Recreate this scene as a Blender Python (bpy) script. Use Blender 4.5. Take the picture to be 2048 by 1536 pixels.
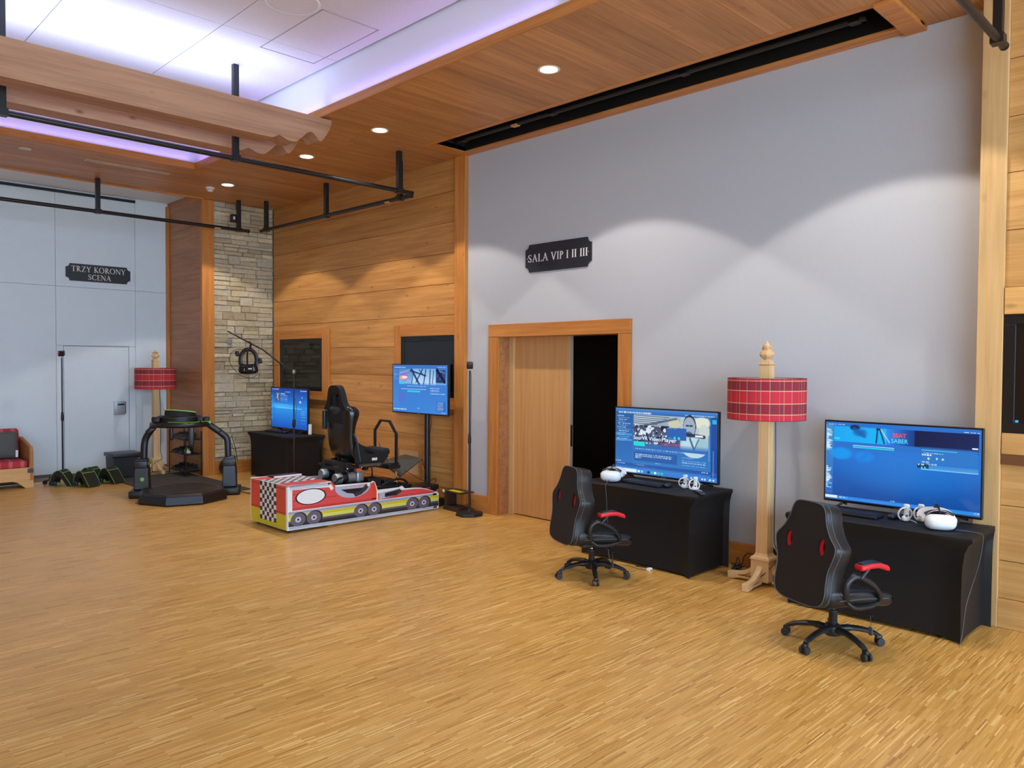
import bpy, bmesh, math, random
import numpy as np
from mathutils import Vector, Matrix
from mathutils.geometry import tessellate_polygon

for o in list(bpy.data.objects):
    bpy.data.objects.remove(o, do_unlink=True)
S = bpy.context.scene
COL = S.collection
random.seed(7)
PI = math.pi
R = math.radians

# ------------------------------------------------------------------ camera
YAW, PITCH, ROLL, FPX, EYE = R(45.23904), R(-1.50218), R(0.32529), 1551.916, 1.8
_v = Vector((-math.sin(YAW)*math.cos(PITCH), math.cos(YAW)*math.cos(PITCH), math.sin(PITCH)))
_r = Vector((math.cos(YAW), math.sin(YAW), 0)); _u = _r.cross(_v)
_r2 = _r*math.cos(ROLL)+_u*math.sin(ROLL); _u2 = _u*math.cos(ROLL)-_r*math.sin(ROLL)
cam = bpy.data.cameras.new('camera'); camo = bpy.data.objects.new('camera', cam); COL.objects.link(camo)
camo.matrix_world = Matrix(((_r2.x, _u2.x, -_v.x, 0), (_r2.y, _u2.y, -_v.y, 0), (_r2.z, _u2.z, -_v.z, EYE), (0, 0, 0, 1)))
cam.sensor_width = 36; cam.sensor_fit = 'HORIZONTAL'; cam.lens = FPX/2048*36; cam.clip_start = .05; cam.clip_end = 200
S.camera = camo

# ------------------------------------------------------------------ light
S.view_settings.view_transform = 'Standard'; S.view_settings.look = 'None'
S.view_settings.exposure = 0.0; S.view_settings.gamma = 1; S.view_settings.use_curve_mapping = False
W = bpy.data.worlds.new('sky'); S.world = W; W.use_nodes = True
bg = W.node_tree.nodes['Background']; bg.inputs[0].default_value = (.54, .76, 1.0, 1); bg.inputs[1].default_value = 9.6
DOWN_W = 125.0          # watts of one ceiling downlight
COVE = 6.5             # emission of the cove strips
def spot(name, loc, power, size=104, blend=.10, col=(1, .93, .83), rad=.05):
    l = bpy.data.lights.new(name, 'SPOT'); l.energy = power; l.spot_size = R(size); l.spot_blend = blend
    l.color = col; l.shadow_soft_size = rad
    o = bpy.data.objects.new(name, l); o.location = loc; COL.objects.link(o); return o

# ------------------------------------------------------------------ helpers
def lin(c):
    if isinstance(c, str):
        c = [int(c[i:i+2], 16)/255 for i in (0, 2, 4)]
    return tuple(x/12.92 if x <= .04045 else ((x+.055)/1.055)**2.4 for x in c)
def lin4(c): return (*lin(c), 1)
def newmat(name):
    m = bpy.data.materials.new(name); m.use_nodes = True
    return m, m.node_tree, m.node_tree.nodes['Principled BSDF']
def plain(name, col, rough=.5, metal=0, spec=.5, emit=0, noise=0, nscale=30, bump=0, bscale=200):
    m, t, b = newmat(name)
    b.inputs['Base Color'].default_value = lin4(col); b.inputs['Roughness'].default_value = rough
    b.inputs['Metallic'].default_value = metal; b.inputs['Specular IOR Level'].default_value = spec
    if emit:
        b.inputs['Emission Color'].default_value = lin4(col); b.inputs['Emission Strength'].default_value = emit
    if noise or bump:
        g = t.nodes.new('ShaderNodeNewGeometry')
    if noise:
        n = t.nodes.new('ShaderNodeTexNoise'); n.inputs['Scale'].default_value = nscale; n.inputs['Detail'].default_value = 4
        t.links.new(g.outputs['Position'], n.inputs['Vector'])
        h = t.nodes.new('ShaderNodeHueSaturation'); h.inputs['Color'].default_value = lin4(col)
        mr = t.nodes.new('ShaderNodeMapRange'); mr.inputs['To Min'].default_value = 1-noise; mr.inputs['To Max'].default_value = 1+noise
        mr.inputs['From Min'].default_value = .25; mr.inputs['From Max'].default_value = .75
        t.links.new(n.outputs[0], mr.inputs['Value']); t.links.new(mr.outputs[0], h.inputs['Value'])
        t.links.new(h.outputs[0], b.inputs['Base Color'])
    if bump:
        n2 = t.nodes.new('ShaderNodeTexNoise'); n2.inputs['Scale'].default_value = bscale; n2.inputs['Detail'].default_value = 3
        t.links.new(g.outputs['Position'], n2.inputs['Vector'])
        bp = t.nodes.new('ShaderNodeBump'); bp.inputs['Strength'].default_value = bump; bp.inputs['Distance'].default_value = .01
        t.links.new(n2.outputs[0], bp.inputs['Height']); t.links.new(bp.outputs[0], b.inputs['Normal'])
    return m
def emitter(name, col, strength):
    m = bpy.data.materials.new(name); m.use_nodes = True; t = m.node_tree; t.nodes.clear()
    o = t.nodes.new('ShaderNodeOutputMaterial'); e = t.nodes.new('ShaderNodeEmission')
    e.inputs[0].default_value = lin4(col); e.inputs[1].default_value = strength
    t.links.new(e.outputs[0], o.inputs[0]); return m
def wood(name, light, dark, axis, rough=.38, spec=.35, knots=.5, var=.12, fine=1.0):
    """varnished softwood: stretched grain, knots, each board its own tone"""
    m, t, b = newmat(name); N = t.nodes; L = t.links
    g = N.new('ShaderNodeNewGeometry'); oi = N.new('ShaderNodeObjectInfo')
    off = N.new('ShaderNodeVectorMath'); off.operation = 'MULTIPLY_ADD'
    cx = N.new('ShaderNodeCombineXYZ')
    for i in range(3): L.new(oi.outputs['Random'], cx.inputs[i])
    off.inputs[1].default_value = (37, 53, 71); L.new(cx.outputs[0], off.inputs[0]); L.new(g.outputs['Position'], off.inputs[2])
    mp = N.new('ShaderNodeMapping'); sc = [9*fine]*3; sc['XYZ'.index(axis)] = .55
    mp.inputs['Scale'].default_value = sc; L.new(off.outputs[0], mp.inputs['Vector'])
    n1 = N.new('ShaderNodeTexNoise'); n1.inputs['Scale'].default_value = 1.6; n1.inputs['Detail'].default_value = 6; n1.inputs['Roughness'].default_value = .62
    n1.inputs['Distortion'].default_value = .35; L.new(mp.outputs[0], n1.inputs['Vector'])
    mp2 = N.new('ShaderNodeMapping'); sc2 = [60*fine]*3; sc2['XYZ'.index(axis)] = 1.4
    mp2.inputs['Scale'].default_value = sc2; L.new(off.outputs[0], mp2.inputs['Vector'])
    n2 = N.new('ShaderNodeTexNoise'); n2.inputs['Scale'].default_value = 1; n2.inputs['Detail'].default_value = 3; L.new(mp2.outputs[0], n2.inputs['Vector'])
    mx = N.new('ShaderNodeMath'); mx.operation = 'MULTIPLY_ADD'; mx.inputs[1].default_value = .35; L.new(n2.outputs[0], mx.inputs[0]); 
    mm = N.new('ShaderNodeMath'); mm.operation = 'MULTIPLY'; mm.inputs[1].default_value = .75; L.new(n1.outputs[0], mm.inputs[0]); L.new(mm.outputs[0], mx.inputs[2])
    cr = N.new('ShaderNodeValToRGB'); cr.color_ramp.elements[0].position = .34; cr.color_ramp.elements[0].color = lin4(dark)
    cr.color_ramp.elements[1].position = .66; cr.color_ramp.elements[1].color = lin4(light); L.new(mx.outputs[0], cr.inputs[0])
    last = cr.outputs[0]
    if knots:
        mp3 = N.new('ShaderNodeMapping'); sc3 = [5.2]*3; sc3['XYZ'.index(axis)] = 2.6
        mp3.inputs['Scale'].default_value = sc3; L.new(off.outputs[0], mp3.inputs['Vector'])
        vo = N.new('ShaderNodeTexVoronoi'); vo.inputs['Scale'].default_value = 1.0; vo.inputs['Randomness'].default_value = 1; L.new(mp3.outputs[0], vo.inputs['Vector'])
        r2 = N.new('ShaderNodeValToRGB'); r2.color_ramp.elements[0].position = .03; r2.color_ramp.elements[0].color = (knots,)*3+(1,)
        r2.color_ramp.elements[1].position = .13; r2.color_ramp.elements[1].color = (0, 0, 0, 1); L.new(vo.outputs['Distance'], r2.inputs[0])
        mk = N.new('ShaderNodeMix'); mk.data_type = 'RGBA'; L.new(r2.outputs[0], mk.inputs['Factor']); L.new(last, mk.inputs['A'])
        mk.inputs['B'].default_value = tuple(x*.42 for x in lin(dark))+(1,); last = mk.outputs['Result']
    h = N.new('ShaderNodeHueSaturation'); mr = N.new('ShaderNodeMapRange'); mr.inputs['To Min'].default_value = 1-var; mr.inputs['To Max'].default_value = 1+var
    L.new(oi.outputs['Random'], mr.inputs['Value']); L.new(mr.outputs[0], h.inputs['Value']); L.new(last, h.inputs['Color'])
    L.new(h.outputs[0], b.inputs['Base Color'])
    b.inputs['Roughness'].default_value = rough; b.inputs['Specular IOR Level'].default_value = spec
    bp = N.new('ShaderNodeBump'); bp.inputs['Strength'].default_value = .12; bp.inputs['Distance'].default_value = .002
    L.new(n2.outputs[0], bp.inputs['Height']); L.new(bp.outputs[0], b.inputs['Normal'])
    return m

class MB:
    """collects shapes into one mesh"""
    def __init__(s): s.v = []; s.f = []; s.m = []
    def add(s, vs, fs, m=0, M=None):
        k = len(s.v)
        for p in vs: s.v.append(tuple(M @ Vector(p)) if M else tuple(p))
        for f in fs: s.f.append(tuple(i+k for i in f)); s.m.append(m)
    def box(s, x0, x1, y0, y1, z0, z1, m=0, M=None):
        s.add([(x, y, z) for x in (x0, x1) for y in (y0, y1) for z in (z0, z1)],
              [(0, 1, 3, 2), (4, 6, 7, 5), (0, 4, 5, 1), (2, 3, 7, 6), (0, 2, 6, 4), (1, 5, 7, 3)], m, M)
        return s
    def cbox(s, c, d, m=0, M=None):
        return s.box(c[0]-d[0]/2, c[0]+d[0]/2, c[1]-d[1]/2, c[1]+d[1]/2, c[2]-d[2]/2, c[2]+d[2]/2, m, M)
    def rbox(s, c, d, r, n=4, m=0, M=None, fn=None):
        """rounded box"""
        vs = []; fs = []; h = [x/2 for x in d]; r = min(r, *h); idx = {}
        def pt(p):
            q = [max(-(h[i]-r), min(h[i]-r, p[i]*h[i])) for i in range(3)]
            # direction from unit cube sphere
            e = Vector([max(-1, min(1, (p[i]*h[i]-q[i])/r)) if r > 0 else 0 for i in range(3)])
            if e.length > 1e-9: e.normalize()
            q = Vector(q)+e*r
            if fn: q = Vector(fn(q.x/h[0], q.y/h[1], q.z/h[2], q))
            return q+Vector(c)
        # sample positions: dense near the edges
        def samp(hh):
            k = [-1+(r/hh)*i/n for i in range(n+1)]
            mid = [-(1-r/hh)+(2*(1-r/hh))*i/n for i in range(1, n)] if fn and 1-r/hh > .05 else []
            return sorted(set(round(x, 6) for x in k+mid+[-x for x in k]))
        ax = [samp(x) for x in h]
        def vid(p):
            key = tuple(round(x, 5) for x in p)
            if key not in idx: idx[key] = len(vs); vs.append(pt(p))
            return idx[key]
        for a in range(3):
            b_, c_ = (a+1) % 3, (a+2) % 3
            for sg in (-1, 1):
                for i in range(len(ax[b_])-1):
                    for j in range(len(ax[c_])-1):
                        q = []
                        for di, dj in ((0, 0), (1, 0), (1, 1), (0, 1)):
                            p = [0, 0, 0]; p[a] = sg; p[b_] = ax[b_][i+di]; p[c_] = ax[c_][j+dj]; q.append(vid(p))
                        fs.append(tuple(q) if sg > 0 else tuple(q[::-1]))
        s.add(vs, fs, m, M); return s
    def tube(s, pts, r, n=8, m=0, M=None, closed=False, caps=True, ry=None, up=None):
        pts = [Vector(p) for p in pts]; K = len(pts)
        rs = r if isinstance(r, (list, tuple)) else [r]*K
        rys = ry if isinstance(ry, (list, tuple)) else ([ry]*K if ry else rs)
        tang = []
        for i in range(K):
            a = pts[(i-1) % K] if closed or i > 0 else pts[i]; b = pts[(i+1) % K] if closed or i < K-1 else pts[i]
            tang.append((b-a).normalized())
        u = Vector(up) if up else (Vector((0, 0, 1)) if abs(tang[0].z) < .9 else Vector((1, 0, 0)))
        vs = []; fs = []
        for i in range(K):
            t = tang[i]; u = (u-t*u.dot(t)).normalized(); w = t.cross(u)
            for j in range(n):
                a = 2*PI*(j+.5)/n; vs.append(pts[i]+u*(math.cos(a)*rs[i])+w*(math.sin(a)*rys[i]))
        for i in range(K if closed else K-1):
            for j in range(n):
                a, b = i*n+j, i*n+(j+1) % n; c, d = ((i+1) % K)*n+(j+1) % n, ((i+1) % K)*n+j
                fs.append((a, b, c, d))
        if caps and not closed:
            fs.append(tuple(range(n))[::-1]); fs.append(tuple((K-1)*n+j for j in range(n)))
        s.add(vs, fs, m, M); return s
    def lathe(s, prof, n=24, c=(0, 0, 0), m=0, M=None, cap=True, rot=0):
        vs = []; fs = []; K = len(prof)
        for r, z in prof:
            for j in range(n):
                a = 2*PI*j/n+rot; vs.append((c[0]+r*math.cos(a), c[1]+r*math.sin(a), c[2]+z))
        for i in range(K-1):
            for j in range(n):
                fs.append((i*n+j, i*n+(j+1) % n, (i+1)*n+(j+1) % n, (i+1)*n+j))
        if cap:
            fs.append(tuple(range(n))[::-1]); fs.append(tuple((K-1)*n+j for j in range(n)))
        s.add(vs, fs, m, M); return s
    def loft(s, rings, m=0, M=None, caps=True, closed=True):
        n = len(rings[0]); vs = [p for r_ in rings for p in r_]; fs = []
        for i in range(len(rings)-1):
            for j in range(n if closed else n-1):
                fs.append((i*n+j, i*n+(j+1) % n, (i+1)*n+(j+1) % n, (i+1)*n+j))
        if caps:
            fs.append(tuple(range(n))[::-1]); fs.append(tuple((len(rings)-1)*n+j for j in range(n)))
        s.add(vs, fs, m, M); return s
    def plate(s, outer, holes=(), t0=0, t1=.01, m=0, M=None, bend=None):
        """flat outline with holes in local XY, thickness along Z from t0 to t1"""
        loops = [list(outer)]+[list(h) for h in holes]
        pts = [p for l in loops for p in l]
        tri = tessellate_polygon([[Vector((p[0], p[1], 0)) for p in l] for l in loops])
        n = len(pts); B = bend or (lambda x, y, z: (x, y, z))
        vs = [B(p[0], p[1], t0) for p in pts]+[B(p[0], p[1], t1) for p in pts]; fs = []
        for a, b, c in tri:
            p, q, w = pts[a], pts[b], pts[c]
            if (q[0]-p[0])*(w[1]-p[1])-(q[1]-p[1])*(w[0]-p[0]) < 0: b, c = c, b
            fs.append((a, c, b)); fs.append((a+n, b+n, c+n))
        k = 0
        for li, l in enumerate(loops):
            A = sum(l[i][0]*l[(i+1) % len(l)][1]-l[(i+1) % len(l)][0]*l[i][1] for i in range(len(l)))
            for i in range(len(l)):
                a, b = k+i, k+(i+1) % len(l)
                f = (a, b, b+n, a+n)
                if (A > 0) != (li == 0): f = f[::-1]
                fs.append(f)
            k += len(l)
        s.add(vs, fs, m, M); return s
    def build(s, name, mats, parent=None, smooth=0, bevel=0, seg=2, world=False, kind=None, label=None, sub=0):
        me = bpy.data.meshes.new(name)
        vs = s.v
        if world and parent:
            o = Vector((0, 0, 0)); p = parent
            while p: o += p.location; p = p.parent
            vs = [(a[0]-o.x, a[1]-o.y, a[2]-o.z) for a in vs]
        me.from_pydata(vs, [], s.f)
        for x in (mats if isinstance(mats, (list, tuple)) else [mats]): me.materials.append(x)
        me.polygons.foreach_set('material_index', s.m)
        if smooth:
            me.polygons.foreach_set('use_smooth', [True]*len(s.f))
            me.set_sharp_from_angle(angle=R(smooth))
        me.update()
        ob = bpy.data.objects.new(name, me); COL.objects.link(ob)
        if parent: ob.parent = parent
        if bevel:
            md = ob.modifiers.new('bevel', 'BEVEL'); md.width = bevel; md.segments = seg; md.limit_method = 'ANGLE'; md.angle_limit = R(35)
        if sub:
            md = ob.modifiers.new('sub', 'SUBSURF'); md.levels = sub; md.render_levels = sub
        if kind: ob['kind'] = kind
        if label: ob['label'] = label
        return ob
def thing(name, label, cat, loc=(0, 0, 0), rz=0, group=None):
    o = bpy.data.objects.new(name, None); COL.objects.link(o); o.empty_display_size = .1
    o.location = loc; o.rotation_euler = (0, 0, rz); return tag(o, label, cat, group)
def tag(o, label, cat, group=None):
    o['label'] = label; o['category'] = cat
    if group: o['group'] = group
    return o
def kids(o): return [c for c in bpy.data.objects if c.parent == o]
def copy_tree(o, parent=None):
    c = o.copy(); COL.objects.link(c); c.parent = parent
    for ch in kids(o): copy_tree(ch, c)
    return c
def clone(o, loc, rz, label):
    c = copy_tree(o); c.location = loc; c.rotation_euler = (0, 0, rz); c['label'] = label; return c
def struct(name, mb, mats, **k):
    return mb.build(name, mats, kind='structure', **k)
def Rz(a): return Matrix.Rotation(a, 4, 'Z')
def T(x, y, z): return Matrix.Translation((x, y, z))
def circ(cx, cy, rx, ry=None, n=20, a0=0):
    ry = ry or rx
    return [(cx+rx*math.cos(a0+2*PI*i/n), cy+ry*math.sin(a0+2*PI*i/n)) for i in range(n)]
def curve(pts, n=6, closed=False):
    """Catmull-Rom through the points"""
    P = [Vector(p) for p in pts]; K = len(P); out = []
    def tan(a, b, c):
        d = (c-a)/2; l = d.length; m = min((b-a).length, (c-b).length)*1.15
        return d if l <= m or l < 1e-9 else d*(m/l)
    for i in range(K if closed else K-1):
        p0 = P[i-1] if (closed or i > 0) else P[0]*2-P[1]; p1 = P[i]; p2 = P[(i+1) % K]
        p3 = P[(i+2) % K] if (closed or i < K-2) else P[-1]*2-P[-2]
        for k in range(n):
            t = k/n
            h2 = t*t; h3 = h2*t
            out.append(p1*(2*h3-3*h2+1)+tan(p0, p1, p2)*(h3-2*h2+t)+p2*(3*h2-2*h3)+tan(p1, p2, p3)*(h3-h2))
    if not closed: out.append(P[-1])
    return out
def text_mesh(txt, size, depth, mat, M, name, parent, width=None, bold=0):
    cu = bpy.data.curves.new(name, 'FONT'); cu.body = txt; cu.size = size; cu.extrude = depth/2; cu.align_x = 'LEFT'; cu.offset = bold
    ob = bpy.data.objects.new(name+'_src', cu); COL.objects.link(ob)
    me = bpy.data.meshes.new_from_object(ob.evaluated_get(bpy.context.evaluated_depsgraph_get()))
    bpy.data.objects.remove(ob)
    xs = [v.co.x for v in me.vertices]; x0, x1 = min(xs), max(xs)
    k = width/(x1-x0) if width else 1
    for v in me.vertices: v.co = M @ Vector(((v.co.x-x0)*k, v.co.y, v.co.z))
    me.materials.clear(); me.materials.append(mat)
    o = bpy.data.objects.new(name, me); COL.objects.link(o); o.parent = parent; return o
# ------------------------------------------------------------------ materials
M_floor_back = plain('dark_gap', '0a0806', .9)
M_ceilwood = wood('ceiling_spruce', 'c89058', 'a0683a', 'Y', rough=.42, knots=.35, var=.13)
M_wallwood = wood('wall_spruce', 'd49a56', 'ac7034', 'X', rough=.36, knots=.55, var=.10)
M_sidewood = wood('side_spruce', 'b98257', '95613b', 'X', rough=.42, knots=.4, var=.06)
M_rightwood = wood('right_wall_spruce_daylit', 'd7a768', 'b98548', 'X', rough=.4, knots=.55, var=.13)  # paler copy of the wall spruce, daylight put into its colour
M_trimX = wood('trim_wood_x', 'd08a45', 'ab6528', 'X', rough=.4, knots=.3, var=.05)
M_trimY = wood('trim_wood_y', 'd08a45', 'ab6528', 'Y', rough=.4, knots=.3, var=.05)
M_trimZ = wood('trim_wood_z', 'd08a45', 'ab6528', 'Z', rough=.4, knots=.35, var=.05)
M_postpale = wood('pale_post_wood', 'd9b27c', 'c49a62', 'Z', rough=.45, knots=.3, var=.03)
M_beam = wood('beam_wood', 'b98c6c', '996c50', 'Y', rough=.5, knots=.85, var=.04)
M_door = wood('beech_veneer', 'd3a066', 'bf8a52', 'Z', rough=.4, knots=0, var=.02, fine=1.6)
M_doorpale = wood('pale_veneer', 'd9b27e', 'cda46c', 'Z', rough=.4, knots=0, var=.02)
M_white = plain('white_paint', 'e4e6ea', .7)
M_tile = plain('ceiling_tile', 'd9d5d6', .85, noise=.05, nscale=60)
M_panel = plain('partition_panel', 'dbe6ec', .55, noise=.015, nscale=6)
M_black = plain('black_paint', '0d0d0f', .5)
M_pipe = plain('black_pipe', '17181b', .35, spec=.5)
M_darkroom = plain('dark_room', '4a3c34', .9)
M_chrome = plain('chrome', 'd0d2d6', .15, metal=1)
M_steel = plain('steel', '9aa0a6', .3, metal=1)
M_whiteplastic = plain('white_plastic', 'e9e9ea', .35)

# fabric wall covering
def fabric(name, col):
    m, t, b = newmat(name); N = t.nodes; L = t.links
    g = N.new('ShaderNodeNewGeometry')
    w = N.new('ShaderNodeTexWave'); w.inputs['Scale'].default_value = 60; w.inputs['Distortion'].default_value = 3; w.bands_direction = 'X'
    w.inputs['Detail'].default_value = 2
    n = N.new('ShaderNodeTexNoise'); n.inputs['Scale'].default_value = 140
    mp = N.new('ShaderNodeMapping'); mp.inputs['Scale'].default_value = (1, 1, .15); L.new(g.outputs['Position'], mp.inputs[0])
    L.new(mp.outputs[0], w.inputs[0]); L.new(mp.outputs[0], n.inputs[0])
    a = N.new('ShaderNodeMath'); a.operation = 'MULTIPLY_ADD'; a.inputs[1].default_value = .5; L.new(w.outputs[1], a.inputs[0])
    h_ = N.new('ShaderNodeMath'); h_.operation = 'MULTIPLY'; h_.inputs[1].default_value = .5; L.new(n.outputs[0], h_.inputs[0]); L.new(h_.outputs[0], a.inputs[2])
    mr = N.new('ShaderNodeMapRange'); mr.inputs['To Min'].default_value = .94; mr.inputs['To Max'].default_value = 1.06; L.new(a.outputs[0], mr.inputs[0])
    h = N.new('ShaderNodeHueSaturation'); h.inputs['Color'].default_value = lin4(col); L.new(mr.outputs[0], h.inputs['Value'])
    L.new(h.outputs[0], b.inputs['Base Color']); b.inputs['Roughness'].default_value = .9; b.inputs['Specular IOR Level'].default_value = .2
    bp = N.new('ShaderNodeBump'); bp.inputs['Strength'].default_value = .1; bp.inputs['Distance'].default_value = .002; L.new(a.outputs[0], bp.inputs['Height']); L.new(bp.outputs[0], b.inputs['Normal'])
    return m
M_fabric = fabric('grey_wall_fabric', 'bfc1c7')

# industrial parquet: narrow strips on edge running along Y
def parquet():
    m, t, b = newmat('oak_strip_parquet'); N = t.nodes; L = t.links
    g = N.new('ShaderNodeNewGeometry'); mp = N.new('ShaderNodeMapping'); mp.inputs['Rotation'].default_value = (0, 0, PI/2)
    L.new(g.outputs['Position'], mp.inputs[0])
    br = N.new('ShaderNodeTexBrick'); br.inputs['Scale'].default_value = 1
    br.inputs['Brick Width'].default_value = .17; br.inputs['Row Height'].default_value = .0085; br.inputs['Mortar Size'].default_value = .0004
    br.inputs['Mortar Smooth'].default_value = .2; br.offset = .37; br.offset_frequency = 3; br.squash = 1.25; br.squash_frequency = 5
    br.inputs['Color1'].default_value = (0, 0, 0, 1); br.inputs['Color2'].default_value = (1, 1, 1, 1); br.inputs['Mortar'].default_value = (.25, .25, .25, 1)
    L.new(mp.outputs[0], br.inputs[0])
    cr = N.new('ShaderNodeValToRGB'); e = cr.color_ramp.elements
    e[0].position = 0; e[0].color = lin4('ad7c3b'); e[1].position = 1; e[1].color = lin4('ecc680')
    for p, c in ((.06, 'c08e46'), (.3, 'cb994d'), (.65, 'd3a256'), (.9, 'dcad63')):
        x = e.new(p); x.color = lin4(c)
    L.new(br.outputs['Color'], cr.inputs[0])
    # grain within the strips
    mp2 = N.new('ShaderNodeMapping'); mp2.inputs['Scale'].default_value = (160, 6, 1); L.new(g.outputs['Position'], mp2.inputs[0])
    n = N.new('ShaderNodeTexNoise'); n.inputs['Scale'].default_value = 1; n.inputs['Detail'].default_value = 4; L.new(mp2.outputs[0], n.inputs[0])
    # broad tone of the laid panels
    mp3 = N.new('ShaderNodeMapping'); mp3.inputs['Scale'].default_value = (3.1, .9, 1); L.new(g.outputs['Position'], mp3.inputs[0])
    n3 = N.new('ShaderNodeTexNoise'); n3.inputs['Scale'].default_value = 1; n3.inputs['Detail'].default_value = 3; L.new(mp3.outputs[0], n3.inputs[0])
    ad = N.new('ShaderNodeMath'); ad.operation = 'ADD'; L.new(n.outputs[0], ad.inputs[0]); L.new(n3.outputs[0], ad.inputs[1])
    mr = N.new('ShaderNodeMapRange'); mr.inputs['From Min'].default_value = .6; mr.inputs['From Max'].default_value = 1.4
    mr.inputs['To Min'].default_value = .86; mr.inputs['To Max'].default_value = 1.12; L.new(ad.outputs[0], mr.inputs[0])
    h = N.new('ShaderNodeHueSaturation'); L.new(cr.outputs[0], h.inputs['Color']); L.new(mr.outputs[0], h.inputs['Value'])
    L.new(h.outputs[0], b.inputs['Base Color'])
    rr = N.new('ShaderNodeMapRange'); rr.inputs['To Min'].default_value = .27; rr.inputs['To Max'].default_value = .42; L.new(br.outputs['Color'], rr.inputs[0]); L.new(rr.outputs[0], b.inputs['Roughness'])
    b.inputs['Specular IOR Level'].default_value = .42
    bp = N.new('ShaderNodeBump'); bp.inputs['Strength'].default_value = .25; bp.inputs['Distance'].default_value = .001; L.new(br.outputs['Color'], bp.inputs['Height']); L.new(bp.outputs[0], b.inputs['Normal'])
    return m
M_floor = parquet()

# ------------------------------------------------------------------ room shell
XB, YW, ZC = -13.5, 6.35, 4.35           # back wall, long wall, ceiling
XR, YF = 4.6, -8.0                       # window side and far side, behind the camera
REC = (-10.27, 3.0, -5.0, 4.28, 4.82)    # ceiling recess x0 x1 y0 y1, height

struct('floor', MB().box(XB-.3, XR, YF, 9.0, -.2, 0), M_floor)

# long wall: grey fabric with the door opening, wood boards left of it
wl = struct('wall_right', MB().box(-7.19, -6.70, YW, YW+.25, 0, ZC+.4).box(-4.77, -1.3, YW, YW+.25, 0, ZC+.4).box(-6.70, -4.77, YW, YW+.25, 2.185, ZC+.4), M_fabric)
wb = struct('wall_right_timber', MB().box(-12.3, -7.2, YW+.022, YW+.25, 0, ZC+.1), M_floor_back)
seams = [.205, .46, .85, 1.24, 1.63, 2.02, 2.41, 2.805, 3.195, 3.575, 3.96, 4.36]
for a, b in zip(seams, seams[1:]):
    MB().box(-12.1, -7.36, YW, YW+.022, a+.002, b-.002).build('plank', M_wallwood, wb, bevel=.003, seg=1)
struct('trim_1', MB().box(-7.37, -7.18, YW-.06, YW, 0, ZC), M_trimZ, bevel=.004)
bb = struct('baseboard_right', MB().box(-7.18, -6.775, YW-.03, YW, 0, .205).box(-4.69, -1.56, YW-.03, YW, 0, .205), M_trimX, bevel=.004)
struct('baseboard_timber', MB().box(-12.1, -7.37, YW-.025, YW, 0, .203), M_trimX, bevel=.004)

# door frame and sliding door
d1 = struct('door_1', MB().box(-6.773, -6.617, YW-.035, YW+.0, 0, 2.11).box(-4.846, -4.691, YW-.035, YW+.0, 0, 2.11), M_trimZ, bevel=.004)
MB().box(-6.773, -4.691, YW-.036, YW, 2.112, 2.26).build('lintel', M_trimX, d1, bevel=.004)
MB().box(-6.70, -6.617, YW, YW+.16, 0, 2.112).box(-4.846, -4.77, YW, YW+.25, 0, 2.112).build('jamb', M_sidewood, d1)
MB().box(-6.617, -4.846, YW, YW+.25, 2.112, 2.185).build('head_jamb', M_trimX, d1)
MB().box(-6.70, -6.545, YW+.165, YW+.25, 0, 2.185).build('pale_jamb', M_doorpale, d1, bevel=.003)
dp = MB().box(-6.545, -5.69, YW+.19, YW+.235, .012, 2.183).build('sliding_panel', M_door, d1)
MB().box(-5.69, -5.672, YW+.188, YW+.237, .012, 2.183).build('edge_strip', plain('aluminium_edge', 'b9aa93', .35), dp)
MB().box(-5.674, -5.668, YW+.20, YW+.225, .88, 1.12).build('edge_pull', M_black, dp)
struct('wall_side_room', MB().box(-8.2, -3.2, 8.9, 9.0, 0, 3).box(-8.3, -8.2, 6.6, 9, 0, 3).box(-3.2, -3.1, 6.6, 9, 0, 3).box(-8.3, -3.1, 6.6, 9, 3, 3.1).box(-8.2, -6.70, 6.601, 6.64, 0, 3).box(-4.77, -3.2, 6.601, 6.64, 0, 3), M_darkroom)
tag(MB().rbox((-5.55, 8.88, 1.33), (.05, .03, .02), .006, 2).build('standby_light', emitter('red_led', 'ff2030', 1.2)), 'tiny red standby light glowing in the dark doorway', 'light')

# right end: pale post and boarded wall
struct('trim_2', MB().box(-1.57, -1.41, 6.12, YW, 0, ZC), M_postpale, bevel=.004)
wr = struct('wall_right_end', MB().box(-1.41, XR, 6.172, YW, 0, ZC), M_floor_back)
for a, b in ((.2, .462), (.462, .844), (.844, 1.2), (2.34, 2.73), (2.73, 3.12), (3.12, 3.5), (3.5, 3.89), (3.89, 4.36)):
    MB().box(-1.41, XR, 6.15, 6.172, a+.002, b-.002).build('plank', M_rightwood, wr, bevel=.003, seg=1)
struct('baseboard_end', MB().box(-1.41, XR, 6.13, 6.172, 0, .2), M_rightwood, bevel=.004)

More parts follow.
